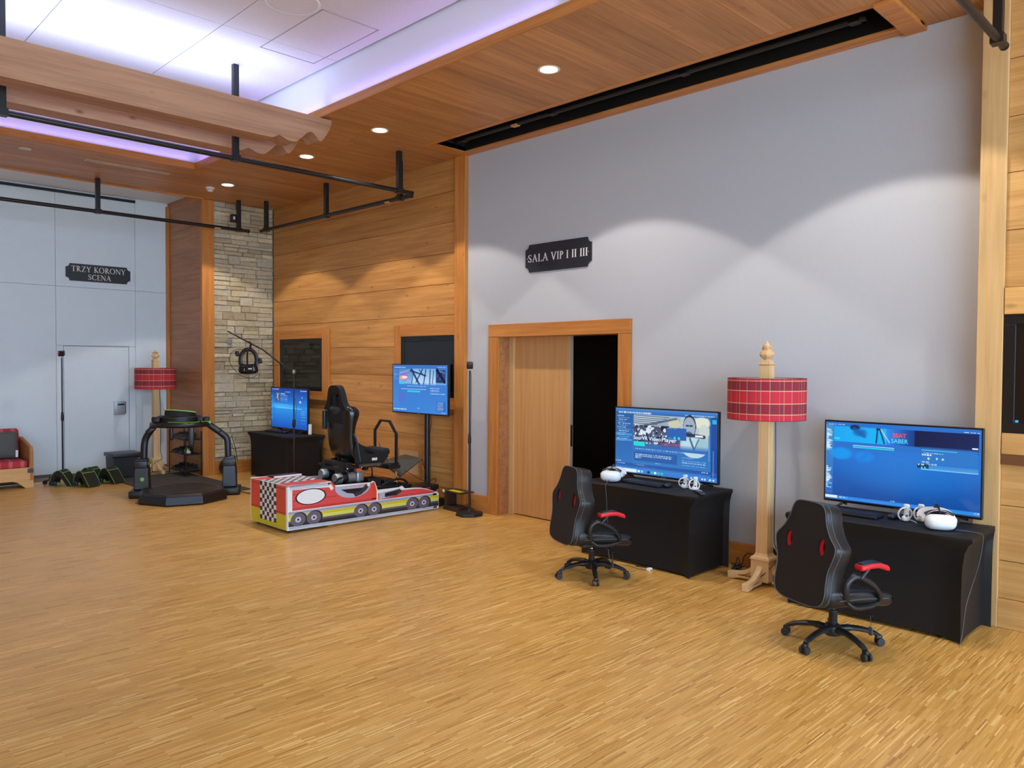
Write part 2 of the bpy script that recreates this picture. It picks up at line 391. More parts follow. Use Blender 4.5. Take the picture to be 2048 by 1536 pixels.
# stone strip wall in the far corner
M_mortar = plain('mortar', '807562', .95)
def stone_mat():
    m, t, b = newmat('limestone'); N = t.nodes; L = t.links
    oi = N.new('ShaderNodeObjectInfo'); g = N.new('ShaderNodeNewGeometry')
    cr = N.new('ShaderNodeValToRGB'); e = cr.color_ramp.elements; e[0].color = lin4('a99a7c'); e[1].color = lin4('dccdab')
    for p, c in ((.25, 'bfae8c'), (.5, 'cdbd99'), (.75, 'beb39c')):
        x = e.new(p); x.color = lin4(c)
    L.new(oi.outputs['Random'], cr.inputs[0])
    n = N.new('ShaderNodeTexNoise'); n.inputs['Scale'].default_value = 18; n.inputs['Detail'].default_value = 7; n.inputs['Roughness'].default_value = .7; L.new(g.outputs['Position'], n.inputs[0])
    mr = N.new('ShaderNodeMapRange'); mr.inputs['From Min'].default_value = .3; mr.inputs['From Max'].default_value = .7; mr.inputs['To Min'].default_value = .8; mr.inputs['To Max'].default_value = 1.15; L.new(n.outputs[0], mr.inputs[0])
    h = N.new('ShaderNodeHueSaturation'); L.new(cr.outputs[0], h.inputs['Color']); L.new(mr.outputs[0], h.inputs['Value']); L.new(h.outputs[0], b.inputs['Base Color'])
    b.inputs['Roughness'].default_value = .92
    bp = N.new('ShaderNodeBump'); bp.inputs['Strength'].default_value = .9; bp.inputs['Distance'].default_value = .02; L.new(n.outputs[0], bp.inputs['Height']); L.new(bp.outputs[0], b.inputs['Normal'])
    return m
M_stone = stone_mat()
XS = -12.12
ws = struct('wall_corner', MB().box(XS-.3, XS-.02, 5.33, YW+.02, 0, ZC), M_mortar)
rs = random.Random(3)
z = .2
while z < ZC-.03:
    hh = rs.choice((.05, .065, .08, .10, .13, .15)); hh = min(hh, ZC-z)
    if ZC-z-hh < .05: hh = ZC-z
    y = 5.33
    while y < YW-.005:
        ww = rs.uniform(.13, .34)
        if YW-y-ww < .09: ww = YW-y
        split = hh > .1 and rs.random() < .6
        cells = [(y, y+ww, z, z+hh)] if not split else [(y, y+ww, z, z+hh*.5), (y, y+ww, z+hh*.5, z+hh)]
        for (a, b, c, d) in cells:
            g_ = .0035; pr = rs.uniform(.006, .034); j = lambda k: rs.uniform(-k, k)
            o1 = [(a+g_, c+g_), (b-g_, c+g_), (b-g_, d-g_), (a+g_, d-g_)]
            o1 = [(p[0]+j(.006), p[1]+j(.004)) for p in o1]
            cy, cz = (a+b)/2, (c+d)/2
            o2 = [(cy+(p[0]-cy)*.92, cz+(p[1]-cz)*.84) for p in o1]
            r0 = [(XS-.02, p[0], p[1]) for p in o1]; r1 = [(XS-.02+pr*.65, p[0], p[1]) for p in o1]
            r2 = [(XS-.02+pr+j(.007), p[0], p[1]) for p in o2]
            MB().loft([r0, r1, r2]).build('stone', M_stone, ws)
        y += ww
    z += hh
struct('baseboard_corner', MB().box(XS-.02, XS+.03, 5.33, YW-.03, 0, .2), M_trimY, bevel=.004)

# timber pillar box beside the partition wall
wp = struct('wall_pillar', MB().box(XB, XS-.06, 5.172, 5.33, 0, ZC+.13), M_floor_back)
for a, b in zip([0]+seams[:-1], seams[:-1]+[4.475]):
    MB().box(XB, XS-.06, 5.15, 5.172, a+.001, b-.001).build('plank', M_sidewood, wp, bevel=.0015, seg=1)
struct('trim_3', MB().box(XS-.06, XS+.02, 5.14, 5.335, 0, ZC), M_trimZ, bevel=.004)
struct('trim_4', MB().box(XB, XB+.07, 5.11, 5.15, 0, ZC+.06), M_trimZ, bevel=.003)

# partition wall of tall panels with the hidden door
wk = struct('wall_back', MB().box(XB-.25, XB-.03, YF, 5.33, 0, 4.75), plain('panel_gap', '6d7378', .8))
ys = [YF, -5.4, -4.3, -3.2, -2.1, -1.0, .1, 1.2, 2.31, 3.45, 4.62, 5.15]
for a, b in zip(ys, ys[1:]):
    lo = .05
    if a < 3.5 < b: lo = 2.045
    MB().box(XB-.03, XB, a+.002, b-.002, lo, 2.96).build('panel', M_panel, wk, bevel=.002, seg=1)
    MB().box(XB-.03, XB, a+.002, b-.002, 2.964, 4.6).build('panel', M_panel, wk, bevel=.002, seg=1)
d2 = struct('door_2', MB().box(XB-.03, XB+.001, 3.555, 4.51, .03, 2.035), M_panel, bevel=.002)
MB().box(XB-.03, XB, 3.452, 3.548, .05, 2.041).build('side_panel', M_panel, d2)
MB().box(XB-.03, XB, 4.517, 4.618, .05, 2.041).build('side_panel', M_panel, d2)
hm = MB().rbox((XB+.012, 4.36, 1.04), (.024, .17, .22), .006, 2); hm.build('lock_plate', plain('satin_steel', 'aab4ba', .4, metal=.6), d2, smooth=40)
MB().box(XB+.024, XB+.034, 4.33, 4.43, 1.085, 1.11).build('handle_slot', M_black, d2)
MB().box(XB+.024, XB+.036, 4.445, 4.452, .945, 1.14).build('handle_bar', plain('dark_steel', '4a5056', .35, metal=.8), d2)
struct('trim_5', MB().box(XB+.0, XB+.035, -3, 4.62, 4.40, 4.44), M_black)
struct('trim_6', MB().box(-13.03, -13.0, -4, 5.13, 0, .006), plain('white_floor_strip', 'd8d3c8', .5))
struct('floor_edge', MB().box(XB+.0, -13.03, -4, 5.13, 0, .003), plain('grey_brown_sill', '8d7257', .5))

# ------------------------------------------------------------------ ceiling
cl = struct('ceiling', MB().box(XB, REC[0]-.03, YF, YW, ZC+.20, ZC+.30).box(REC[0]-.03, REC[1], REC[3]+.03, YW+.2, ZC+.30, ZC+.40)
            .box(REC[0], REC[1], YF, REC[2], ZC+.03, ZC+.13).box(REC[1], XR, YF, YW+.2, ZC+.03, ZC+.13), plain('ceiling_backing', '8a5a30', .8))
rc = random.Random(11)
def plank_run(xa, xb, far):
    x = xa
    while x < xb-.001:
        w = rc.choice((.17, .17, .2, .2, .2)); x1 = x+w
        if xb-x1 < .1: x1 = xb
        yend = 5.69 if (x1 > -7.25 and x < -2.0) else YW
        y0 = REC[2] if far else REC[3]+.022
        if far or yend-y0 > 1.8:
            c = rc.uniform(.5, 4) if far else rc.uniform(y0+.6, yend-.6); segs = [(y0, c), (c, yend)]
        else: segs = [(y0, yend)]
        for a, b in segs:
            dz = rc.uniform(0, .002)
            MB().box(x+.0012, x1-.0012, a+.001, b-.001, ZC+dz, ZC+.03).build('plank', M_ceilwood, cl)
        x = x1
plank_run(-12.02, REC[0]-.022, True)
plank_run(REC[0]-.022, -7.25, False)
plank_run(-7.25, -2.0, False)
plank_run(-2.0, XR, False)
# fascia, recess faces, upper tiles
struct('trim_7', MB().box(REC[0]-.03, REC[1], REC[3], REC[3]+.022, ZC-.012, ZC+.075), M_trimX, bevel=.002)
struct('trim_8', MB().box(REC[0]-.022, REC[0], -4.9, REC[3], ZC-.012, ZC+.075), M_trimY, bevel=.002)
struct('wall_recess', MB().box(REC[0]-.03, REC[1], REC[3]+.022, REC[3]+.1, ZC+.075, REC[4]+.05).box(REC[0]-.1, REC[0]-.022, REC[2], REC[3]+.1, ZC+.075, REC[4]+.05)
       .box(REC[0]-.1, REC[1], REC[2]-.1, REC[2], ZC, REC[4]+.05).box(REC[1], REC[1]+.1, REC[2]-.1, REC[3]+.1, ZC, REC[4]+.05), M_white)
uc = struct('ceiling_upper', MB().box(REC[0], REC[1], REC[2], REC[3], REC[4]+.02, REC[4]+.1), M_floor_back)
xs = [REC[0], -9.23, -6.83, -4.43, -2.03, .37, REC[1]]; yy = [REC[2], -3.86, -2.7, -1.54, -.38, .78, 1.94, 3.1, REC[3]]
for a, b in zip(xs, xs[1:]):
    for c, d in zip(yy, yy[1:]):
        MB().box(a+.004, b-.004, c+.004, d-.004, REC[4], REC[4]+.02).build('tile', M_tile, uc)
struct('trim_9', MB().box(-7.05, -5.92, 3.565, 3.572, REC[4]-.004, REC[4]).box(-7.05, -5.92, 4.138, 4.145, REC[4]-.004, REC[4])
       .box(-7.05, -7.043, 3.565, 4.145, REC[4]-.004, REC[4]).box(-5.927, -5.92, 3.565, 4.145, REC[4]-.004, REC[4]), plain('hatch_line', 'a09a99', .8))
# white strip above the partition, boards' end trim
struct('trim_10', MB().box(-12.06, -12.02, -4.9, 5.14, ZC-.02, ZC+.22), M_trimY, bevel=.003)
struct('ceiling_strip', MB().box(XB, -12.06, -4.9, 5.15, 4.47, 4.55), M_white)
struct('trim_11', MB().box(-12.6, -12.02, 5.14, YW+.1, ZC-.001, ZC+.2), M_trimX)
struct('light_leak_block', MB().box(XB-.4, XR+.3, YF-.3, 9.1, 5.05, 5.15).box(XB-.4, XB-.26, YF-.3, 9.1, 0, 5.1), M_floor_back)  # unseen slab and back sheet, added to stop sky light leaking in

# slot for the hanging rail in front of the long wall
sl = struct('trim_12', MB().box(-7.25, -2.0, 5.69, 5.755, ZC-.004, ZC+.05).box(-7.25, -2.0, 6.205, 6.29, ZC-.016, ZC+.05).box(-2.15, -2.0, 5.69, YW, ZC-.035, ZC+.05), M_trimX, bevel=.003)
MB().box(-7.25, -7.08, 5.77, YW, ZC-.01, ZC+.05).build('end_board', M_trimY, sl)
MB().box(-7.25, -2.15, 6.29, YW, ZC-.012, ZC+.05).build('edge_board', M_trimX, sl)
MB().box(-7.08, -2.15, 5.755, 5.765, ZC, ZC+.28).box(-7.08, -2.15, 6.195, 6.205, ZC, ZC+.28).box(-7.08, -2.15, 5.77, 6.20, ZC+.27, ZC+.29).box(-7.09, -7.08, 5.77, 6.20, ZC, ZC+.28).box(-2.15, -2.14, 5.77, 6.20, ZC, ZC+.28).build('slot_lining', M_black, sl)

# the two beams under the recess, with carved ends
prof = [(3.752, 4.022), (3.79, 4.045), (3.823, 4.061), (3.86, 4.05), (3.90, 4.034), (3.94, 4.026), (3.975, 4.025), (4.01, 4.036), (4.04, 4.058), (4.07, 4.085), (4.10, 4.113), (4.13, 4.145), (4.16, 4.163), (4.185, 4.166), (4.21, 4.156), (4.235, 4.13), (4.257, 4.102), (4.275, 4.092), (4.295, 4.092), (4.325, 4.125), (4.36, 4.177), (4.395, 4.235), (4.414, 4.285), (4.42, 4.335)]
out = [(-4.9, 4.022)]+prof+[(-4.9, 4.335)]
for i, (xa, xb) in enumerate(((-7.40, -7.16), (-8.045, -7.82))):
    m = MB(); m.plate(out, (), xa, xb, M=Matrix(((0, 0, 1, 0), (1, 0, 0, 0), (0, 1, 0, 0), (0, 0, 0, 1))))
    struct('trim_%d' % (13+i), m, M_beam)

# far side and window side, behind the camera
struct('wall_left', MB().box(XB, XR, YF-.2, YF, 0, 4.8), plain('far_wall', 'b08a63', .7))
wf = struct('wall_front', MB().box(XR, XR+.25, YF, YW+.3, 0, .35).box(XR, XR+.25, YF, YW+.3, 3.9, 4.9), M_white)
for i, yb in enumerate((-8.0, -5.2, -2.4, .4, 3.2, 6.0)):
    struct('window_%d' % (i+1), MB().box(XR+.05, XR+.2, yb-.06, yb+.06, .35, 3.9).box(XR+.06, XR+.18, yb, min(yb+2.8, YW), 2.5, 2.58), plain('window_frame', 'a9835a', .5))
# ------------------------------------------------------------------ downlights, cove light, ceiling fittings
M_glow = emitter('lamp_glow', 'fff2d8', 14)
M_ring = plain('lamp_ring', 'e8e2d6', .4)
names = {-10.88: 'recessed round downlight nearest the stone corner, beside the smoke detector', -8.68: 'recessed round downlight above the boarded wall, second from the corner',
         -7.125: 'recessed round downlight just right of the carved beam end', -4.61: 'recessed round downlight over the grey wall, largest and nearest in view'}
first = None
def downlight(x, y, lab=None):
    t = thing('ceiling_downlight', lab or 'recessed round downlight further along the ceiling, out of view', 'light', (x, y, ZC-.002), 0, 'round ceiling downlights')
    MB().lathe([(.075, .0), (.098, -.002), (.098, .002), (.075, .002)], 28, cap=False).build('trim_ring', M_ring, t, smooth=40)
    MB().lathe([(.0, -.001), (.04, -.0014), (.076, -.001), (.076, .003), (0, .003)], 28, cap=False).build('lamp_lens', M_glow, t, smooth=40)
    spot('downlight_beam', (x, y, ZC-.025), DOWN_W)
for x in (-10.88, -8.68, -7.125, -4.61): downlight(x, 5.0, names[x])
for x in (-2.1, .4): spot('downlight_beam', (x, 5.0, ZC-.025), DOWN_W)
for x in (-11.0, -8.5, -6, -3.5, -1, 1.5): spot('downlight_beam', (x, -6.2, ZC-.025), DOWN_W)  # assumed far row out of view, added as warm fill light
# cool cove strips on the beams and behind the fascia (real LED strips the recess has)
M_cove = emitter('cove_led', 'b9ccff', COVE)
struct('cove_strip', MB().box(-7.95, -7.25, -4.6, 4.1, 4.345, 4.355), M_cove) if False else None
def cove(a, k=1.0, col=(.50, .60, 1.0)): 
    x0, x1, y0, y1, z0 = a
    l = bpy.data.lights.new('cove_led', 'AREA'); l.shape = 'RECTANGLE'; l.size = x1-x0; l.size_y = y1-y0; l.energy = COVE*k*(x1-x0+y1-y0); l.color = col
    o = bpy.data.objects.new('cove_led', l); COL.objects.link(o); o.location = ((x0+x1)/2, (y0+y1)/2, z0); o.rotation_euler = (PI, 0, 0)
cove((-7.36, -7.30, -4.5, 4.0, 4.36)); cove((-7.95, -7.89, -4.5, 4.0, 4.36))
VIO = (.40, .26, 1.0)
for x0 in (-10.2, -7.0, -3.6, -.2): cove((x0, x0+3.1, 4.235, 4.265, ZC+.08), .15, VIO)
cove((REC[0]+.015, REC[0]+.045, -4.8, 4.2, ZC+.08), .15, VIO)

t = thing('smoke_detector', 'small white round smoke detector on the timber ceiling', 'detector', (-11.229, 4.893, ZC-.0))
MB().lathe([(0, 0), (.062, 0), (.062, -.018), (.05, -.026), (0, -.026)][::-1], 20, cap=False).build('base', M_whiteplastic, t, smooth=40)
MB().lathe([(0, -.026), (.044, -.026), (.04, -.05), (.025, -.06), (0, -.06)][::-1], 20, cap=False).build('sensing_head', M_whiteplastic, t, smooth=40)
MB().lathe([(.0445, -.032), (.0445, -.04)], 20, cap=False).build('vent_band', plain('grey_band', '6a7078', .6), t)
t = thing('ceiling_vent', 'long narrow pale air slot in the far timber ceiling', 'vent', (-10.83, 3.63, ZC-.001))
m = MB(); m.box(-.045, .045, -.52, -.5, -.006, .0).box(-.045, .045, .5, .52, -.006, 0).box(-.045, -.03, -.5, .5, -.006, 0).box(.03, .045, -.5, .5, -.006, 0); m.build('frame', plain('vent_cream', 'd8c6a6', .5), t)
for i in range(5):
    y = -.5+i*.2
    MB().box(-.03, .03, y+.004, y+.196, -.003, 0).build('blade', plain('vent_blade_%d' % (i % 2), 'c9b48f' if i % 2 else 'aa9f8b', .5), t)
t = thing('unlit_downlight', 'small unlit round spot in the far timber ceiling at left', 'light', (-10.8, 2.447, ZC-.001))
MB().lathe([(0, -.004), (.035, -.004), (.05, -.006), (.062, 0), (0, 0)], 20, cap=False).build('lens', plain('spot_lens', 'cdbfa8', .3), t, smooth=40)
MB().lathe([(.052, -.0065), (.066, -.004), (.068, 0)], 20, cap=False).build('trim_ring', M_ring, t, smooth=40)
t = thing('ceiling_speaker', 'flat round ceiling speaker ring set in the white upper ceiling', 'speaker', (-5.99, 3.32, REC[4]))
MB().lathe([(.0, -.004), (.20, -.004), (.21, -.004)], 32, cap=False).build('grille', M_tile, t, smooth=40)
MB().lathe([(.205, -.006), (.225, -.008), (.23, 0)], 32, cap=False).build('rim', M_white, t, smooth=40)

# ------------------------------------------------------------------ black hanging rails
M_sticker = plain('sticker', 'd9a86a', .5)
def rail(label, a, b, hangers, r=.026, stick=None, tops=None):
    a, b = Vector(a), Vector(b); t = thing('hanging_rail', label, 'rail', tuple((a+b)/2), 0, None)
    mid = (a+b)/2; d = (b-a).normalized()
    m = MB(); m.tube([a-mid, b-mid], r, 12); m.build('rail_tube', M_pipe, t, smooth=40)
    m = MB(); m.tube([b-mid-d*.004, b-mid+d*.012], r*1.12, 12); m.build('end_cap', M_black, t, smooth=40)
    for i, (s, top) in enumerate(hangers):
        p = a+d*s-mid; h = top-mid.z
        MB().box(p.x-.028, p.x+.028, p.y-.028, p.y+.028, p.z+.01, h).box(p.x-.04, p.x+.04, p.y-.04, p.y+.04, p.z-.03, p.z+.032).build('hanger', M_pipe, t, bevel=.003)
    if stick:
        p = a+d*stick-mid
        n = Vector((abs(d.x), abs(d.y), 0))*.09+Vector((abs(d.y), abs(d.x), 0))*.056
        MB().box(p.x-n.x/2, p.x+n.x/2, p.y-n.y/2, p.y+n.y/2, p.z-r*1.08, p.z-.012).build('sticker', M_sticker, t)
    return t
rail('black tubular rail near the partition wall, hung parallel to it', (-11.8, -3, 3.889), (-11.8, 5.763, 3.889), [(2.9, ZC), (6.55, ZC), (8.6, ZC)], stick=8.25)
rail('long black tubular rail crossing below the carved beams', (-7.65, -3, 3.875), (-7.65, 5.84, 3.875), [(2.6, REC[4]), (4.57, REC[4]), (6.6, REC[4]), (8.65, ZC)])
rail('black tubular rail running along the boarded wall', (-11.71, 5.93, 3.90), (-7.78, 5.93, 3.88), [(.18, ZC), (1.957, ZC), (3.70, ZC)], r=.026, stick=3.45)
rail('black tubular rail end above the pale post at top right', (-1.39, 0, 3.9), (-1.39, 5.90, 3.9), [(2.5, ZC), (5.76, ZC)])
rail('black tubular rail tucked inside the dark ceiling slot', (-7.12, 6.05, 4.43), (-2.34, 6.05, 4.43), [(.2, ZC+.27), (1.6, ZC+.27), (3.2, ZC+.27), (4.7, ZC+.27)], r=.03, stick=1.05)
t = thing('clamp_light', 'small black clamp with a tiny light on the far rail hanger', 'clamp', (-11.8, 5.52, 4.06))
MB().rbox((0, 0, 0), (.07, .10, .12), .012, 2).build('body', M_black, t, smooth=40); MB().rbox((.036, -.01, .0), (.012, .03, .05), .005, 2).build('lens', M_whiteplastic, t, smooth=40)

# ------------------------------------------------------------------ signs
M_sign = plain('sign_black', '23242a', .45); M_letter = plain('sign_letter', 'e6e6e2', .5)
TH, TN = .13, .055
def glyph(ch):
    """list of polygons (unit height) and advance"""
    q = []
    def line(x0, y0, x1, y1, w):
        d = Vector((x1-x0, y1-y0)); n = Vector((-d.y, d.x)).normalized()*w/2
        q.append([(x0-n.x, y0-n.y), (x1-n.x, y1-n.y), (x1+n.x, y1+n.y), (x0+n.x, y0+n.y)])
    def serif(x, y, w): q.append([(x-w/2, y-.02), (x+w/2, y-.02), (x+w/2, y+.02), (x-w/2, y+.02)])
    def stem(x, y0=0, y1=1, s=.27, sv=True):
        line(x, y0, x, y1, TH)
        if sv: serif(x, y0+.02, s); serif(x, y1-.02, s)
    def arc(cx, cy, rx, ry, a0, a1, wa, wb, n=18):
        """stroke whose width goes with |cos|"""
        P = []
        for i in range(n+1):
            a = R(a0+(a1-a0)*i/n); w = wb+(wa-wb)*abs(math.cos(a))
            P.append(((cx+(rx-w/2)*math.cos(a), cy+(ry-w/2)*math.sin(a)), (cx+(rx+w/2)*math.cos(a), cy+(ry+w/2)*math.sin(a))))
        for u, v in zip(P, P[1:]): q.append([u[0], v[0], v[1], u[1]])
    adv = .4
    if ch == 'I': stem(.17); adv = .34
    elif ch == 'L': stem(.17); line(.17, .03, .6, .03, .06); line(.59, .0, .62, .22, .05); adv = .66
    elif ch == 'A':
        line(.12, .02, .40, 1, TN); line(.38, 1, .70, .02, TH); line(.22, .36, .58, .36, TN); serif(.11, .02, .22); serif(.71, .02, .26); adv = .84
    elif ch == 'V':
        line(.12, .98, .41, 0, TH); line(.40, .02, .68, .98, TN); serif(.11, .98, .26); serif(.69, .98, .2); adv = .80
    elif ch in 'PR':
        stem(.17); arc(.22, .74, .27, .23, -90, 90, TH, TN); adv = .56
        if ch == 'R': line(.28, .5, .66, .02, TH); serif(.68, .02, .18); adv = .76
    elif ch == 'S':
        arc(.29, .74, .20, .22, 30, 180, .09, TN); arc(.29, .26, .21, .22, -150, 0, .10, TN)
        line(.09, .72, .20, .58, .11); line(.15, .62, .42, .42, .14); line(.40, .44, .50, .28, .12); line(.47, .95, .48, .76, .045); line(.08, .05, .07, .28, .045); adv = .60
    elif ch == 'T': stem(.36, 0, .97); line(.05, .96, .67, .96, .06); line(.06, .98, .03, .78, .045); line(.66, .98, .69, .78, .045); adv = .72
    elif ch == 'Z': line(.06, .96, .62, .96, .06); line(.05, .04, .64, .04, .06); line(.56, .95, .11, .05, TH); line(.07, .98, .04, .80, .045); line(.64, .02, .68, .22, .045); adv = .72
    elif ch == 'Y': stem(.36, 0, .46, sv=False); serif(.36, .02, .27); line(.10, .98, .37, .44, TH); line(.36, .44, .63, .98, TN); serif(.1, .98, .25); serif(.64, .98, .2); adv = .74
    elif ch == 'K': stem(.17); line(.22, .48, .58, .97, TN); line(.26, .52, .66, .03, TH); serif(.58, .98, .2); serif(.68, .02, .2); adv = .76
    elif ch == 'O': arc(.43, .5, .36, .47, 0, 360, TH, TN, 32); adv = .88
    elif ch == 'N': line(.14, 0, .14, 1, TN); line(.72, 0, .72, 1, TN); line(.13, .98, .72, .02, TH); serif(.12, .02, .2); serif(.10, .98, .2); serif(.73, .98, .2); adv = .86
    elif ch == 'C': arc(.45, .5, .37, .47, 50, 310, TH, TN, 26); line(.68, .94, .69, .72, .05); line(.70, .06, .72, .22, .04); adv = .80
    elif ch == 'E': stem(.17); line(.17, .965, .54, .965, .06); line(.17, .52, .46, .52, .055); line(.17, .035, .57, .035, .06); line(.54, .98, .56, .8, .045); line(.57, .02, .60, .22, .045); line(.46, .6, .46, .44, .04); adv = .64
    elif ch == '.': q.append(circ(.05, .5, .045, n=10)); adv = .14
    else: adv = .34
    return q, adv
def lettering(txt, x0, x1, y, h, M, parent, kern=.04):
    G = [(glyph(c)) for c in txt]; tot = sum(a+kern for _, a in G)-kern; k = (x1-x0)/tot; x = 0; m = MB()
    for c, (q, a) in zip(txt+' ', G+[([], 0)]):
        for p in q: m.plate([(x0+(x+u[0])*k, y+u[1]*h) for u in p], (), 0, .004, M=M)
        x += a+kern
        if c == ' ' and m.v: m.build('lettering', M_letter, parent); m = MB()
def signplate(w, h, c=.055):
    P = []
    for cx, cy, a0 in ((-w/2, -h/2, 90), (w/2, -h/2, 180), (w/2, h/2, 270), (-w/2, h/2, 0)):
        for i in range(7):
            a = R(a0-15*i); r = c
            P.append((cx+r*math.cos(a), cy+r*math.sin(a)))
    return P
XZ = Matrix(((1, 0, 0, 0), (0, 0, -1, 0), (0, 1, 0, 0), (0, 0, 0, 1)))       # local xy -> world x z, thickness towards -Y
YZ = Matrix(((0, 0, 1, 0), (1, 0, 0, 0), (0, 1, 0, 0), (0, 0, 0, 1)))        # local xy -> world y z, thickness towards +X
t = thing('wall_sign', 'black plaque with notched corners reading SALA VIP I II III above the sliding door', 'sign', (-5.70, YW, 2.985))
MB().plate(signplate(.96, .31), (), 0, .018, M=XZ).build('plaque', M_sign, t)
lettering('.SALA VIP I II III.', -.455, .455, -.043, .086, T(0, -.018, 0) @ XZ, t)
t = thing('wall_sign', 'black plaque with notched corners reading TRZY KORONY SCENA on the pale partition', 'sign', (XB, 4.065, 3.195))
MB().plate(signplate(.95, .27), (), 0, .018, M=YZ).build('plaque', M_sign, t)
lettering('TRZY KORONY', -.40, .40, .012, .088, T(.018, 0, 0) @ YZ, t)
lettering('SCENA', -.16, .18, -.105, .085, T(.018, 0, 0) @ YZ, t)

# ------------------------------------------------------------------ dark screens set into the timber
M_scr = plain('black_glass', '0b0b0c', .08, spec=.6); M_scrbez = plain('screen_bezel', '101012', .35); M_blue = emitter('blue_led', '3aa0ff', 1.5)
def wallscreen(label, x0, x1, y, z0, z1, fx0, fx1, fz0, fz1, led=None):
    t = thing('wall_screen', label, 'screen', ((x0+x1)/2, y, z0), 0, 'dark screens built into the wall')
    cx = (x0+x1)/2; b = .07
    m = MB(); m.box(x0-cx, x1-cx, -.022, -.001, 0, b).box(x0-cx, x1-cx, -.022, -.001, z1-z0-b, z1-z0).box(x0-cx, x0-cx+b, -.022, -.001, b, z1-z0-b).box(x1-cx-b, x1-cx, -.022, -.001, b, z1-z0-b)
    m.build('bezel', M_scrbez, t, bevel=.003); MB().box(x0-cx+b, x1-cx-b, -.012, -.001, b, z1-z0-b).build('glass', M_scr, t)
    MB().box(-.10, .10, -.026, -.022, z1-z0-.05, z1-z0-.025).build('sensor_bar', M_black, t)
    if led: MB().box(x0-cx+.075, x0-cx+.093, -.0135, -.012, .075, .09).build('power_light', M_blue, t)
    fr = thing('screen_surround', 'broad timber surround framing the '+label.split(',')[0].replace('unlit ', ''), 'frame', (cx, y, fz0), 0, 'timber screen surrounds')
    for a, bq, c, d, nm, mt in ((fx0, x0, fz0, fz1, 'stile', M_trimZ), (x1, fx1, fz0, fz1, 'stile', M_trimZ), (x0, x1, z1, fz1, 'rail', M_trimX), (x0, x1, fz0, z0, 'rail', M_trimX)):
        if bq-a > .01: MB().box(a-cx, bq-cx, -.03, -.001, c-fz0, d-fz0).build(nm, mt if y == YW else M_rightwood, fr, bevel=.003)
    MB().box(fx0-cx, fx1-cx, -.028, -.001, -.07, -.002).build('painted_shadow', plain('shadow_brown', '6e431f', .6), fr)  # dark strip standing in for the shadow line below the surround
wallscreen('unlit black screen in the boarded wall nearest the stone corner', -11.85, -10.525, YW, 1.355, 2.175, -12.03, -10.335, 1.22, 2.31)
wallscreen('unlit black screen in the boarded wall beside the tall post', -8.52, -7.372, YW, 1.36, 2.155, -8.66, -7.37, 1.22, 2.31)
wallscreen('unlit black screen in the boarded wall at the right edge', -1.405, .1, 6.15, 1.345, 2.155, -1.408, .25, 1.20, 2.338, led=1)
t = thing('floor_grille', 'pale timber access hatch low on the boarded wall behind the footplate', 'hatch', (-8.35, YW, .30))
MB().box(-.22, .22, -.012, -.001, .02, .34).build('panel', M_doorpale, t)
m = MB(); m.box(-.26, .26, -.022, -.001, -.02, .02).box(-.26, .26, -.022, -.001, .34, .38).box(-.26, -.22, -.022, -.001, .02, .34).box(.22, .26, -.022, -.001, .02, .34); m.build('frame', M_trimX, t, bevel=.003)
t = thing('wall_sensor', 'small round grey disc fixed on the stone wall', 'sensor', (XS+.03, 5.575, 2.13))
MB().lathe([(0, 0), (.045, 0), (.045, .012), (.035, .018), (0, .018)], 20, cap=False, M=Matrix.Rotation(PI/2, 4, 'Y')).build('disc', plain('grey_plastic', '85888c', .5), t, smooth=40)
# ------------------------------------------------------------------ tables under stretch covers
M_cover = plain('black_stretch_cloth', '161618', .6, spec=.35, bump=.08, bscale=400)
def stretch_table(label, x0, x1, y0, y1, h=.70):
    cx, cy = (x0+x1)/2, (y0+y1)/2; hw, hd = (x1-x0)/2, (y1-y0)/2
    t = thing('covered_table', label, 'table', (cx, cy, 0), 0, 'tables under black stretch covers')
    # cover: flared top corners, waist drawn in, feet pockets; bottom hem arches up between the feet
    def ring(z, ins, sag):
        P = []; n = 10
        cs = [(-hw, -hd), (hw, -hd), (hw, hd), (-hw, hd)]
        for i in range(4):
            a, b = Vector(cs[i]), Vector(cs[(i+1) % 4]); nrm = Vector((-(b-a).y, (b-a).x)).normalized()
            for k in range(n):
                s = k/n; e = 1-abs(2*s-1); bow = (1-(1-min(1, e*1.6))**2)
                corner = (1-min(1, e*7))
                p = a+(b-a)*s+nrm*(ins[0]+(ins[1]-ins[0])*bow)
                # pull corners in diagonally
                p -= Vector((math.copysign(1, p.x), math.copysign(1, p.y)))*0
                P.append((p.x, p.y, z+sag*bow))
        return P
    # corner inset, mid-side inset at each height
    rings = [ring(.008, (.046, .052), .018), ring(.06, (.046, .054), .008), ring(.30, (.048, .054), 0), ring(.50, (.044, .050), 0), ring(.60, (.032, .040), 0),
             ring(.655, (.008, .018), 0), ring(h-.03, (-.012, .004), 0), ring(h-.008, (-.012, .002), 0), ring(h, (.0, .010), 0)]
    m = MB(); m.loft(rings, caps=False); k = len(m.v)-40
    m.f.append(tuple(range(k, k+40))); m.m.append(0)
    m.build('cover', M_cover, t, smooth=50)
    g = MB()
    for sx in (-1, 1):
        for sy in (-1, 1): g.lathe([(.016, 0), (.018, .02), (.016, .66)], 10, c=(sx*(hw-.09), sy*(hd-.085), 0))
    for i in range(4): pass
    g2 = [(-1, -1), (1, -1), (1, 1), (-1, 1)]
    for sx, sy in g2:
        MB().lathe([(.014, 0), (.017, .012), (.014, .64)], 10, c=(sx*(hw-.09), sy*(hd-.085), 0)).build('leg', M_steel, t, smooth=40)
    MB().rbox((0, 0, h-.03), (2*hw-.06, 2*hd-.06, .04), .012, 2).build('tabletop', M_whiteplastic, t)
    return t
stretch_table('black covered table behind the left swivel chair, white headset at its left end', -4.74, -3.49, 5.60, 6.22)
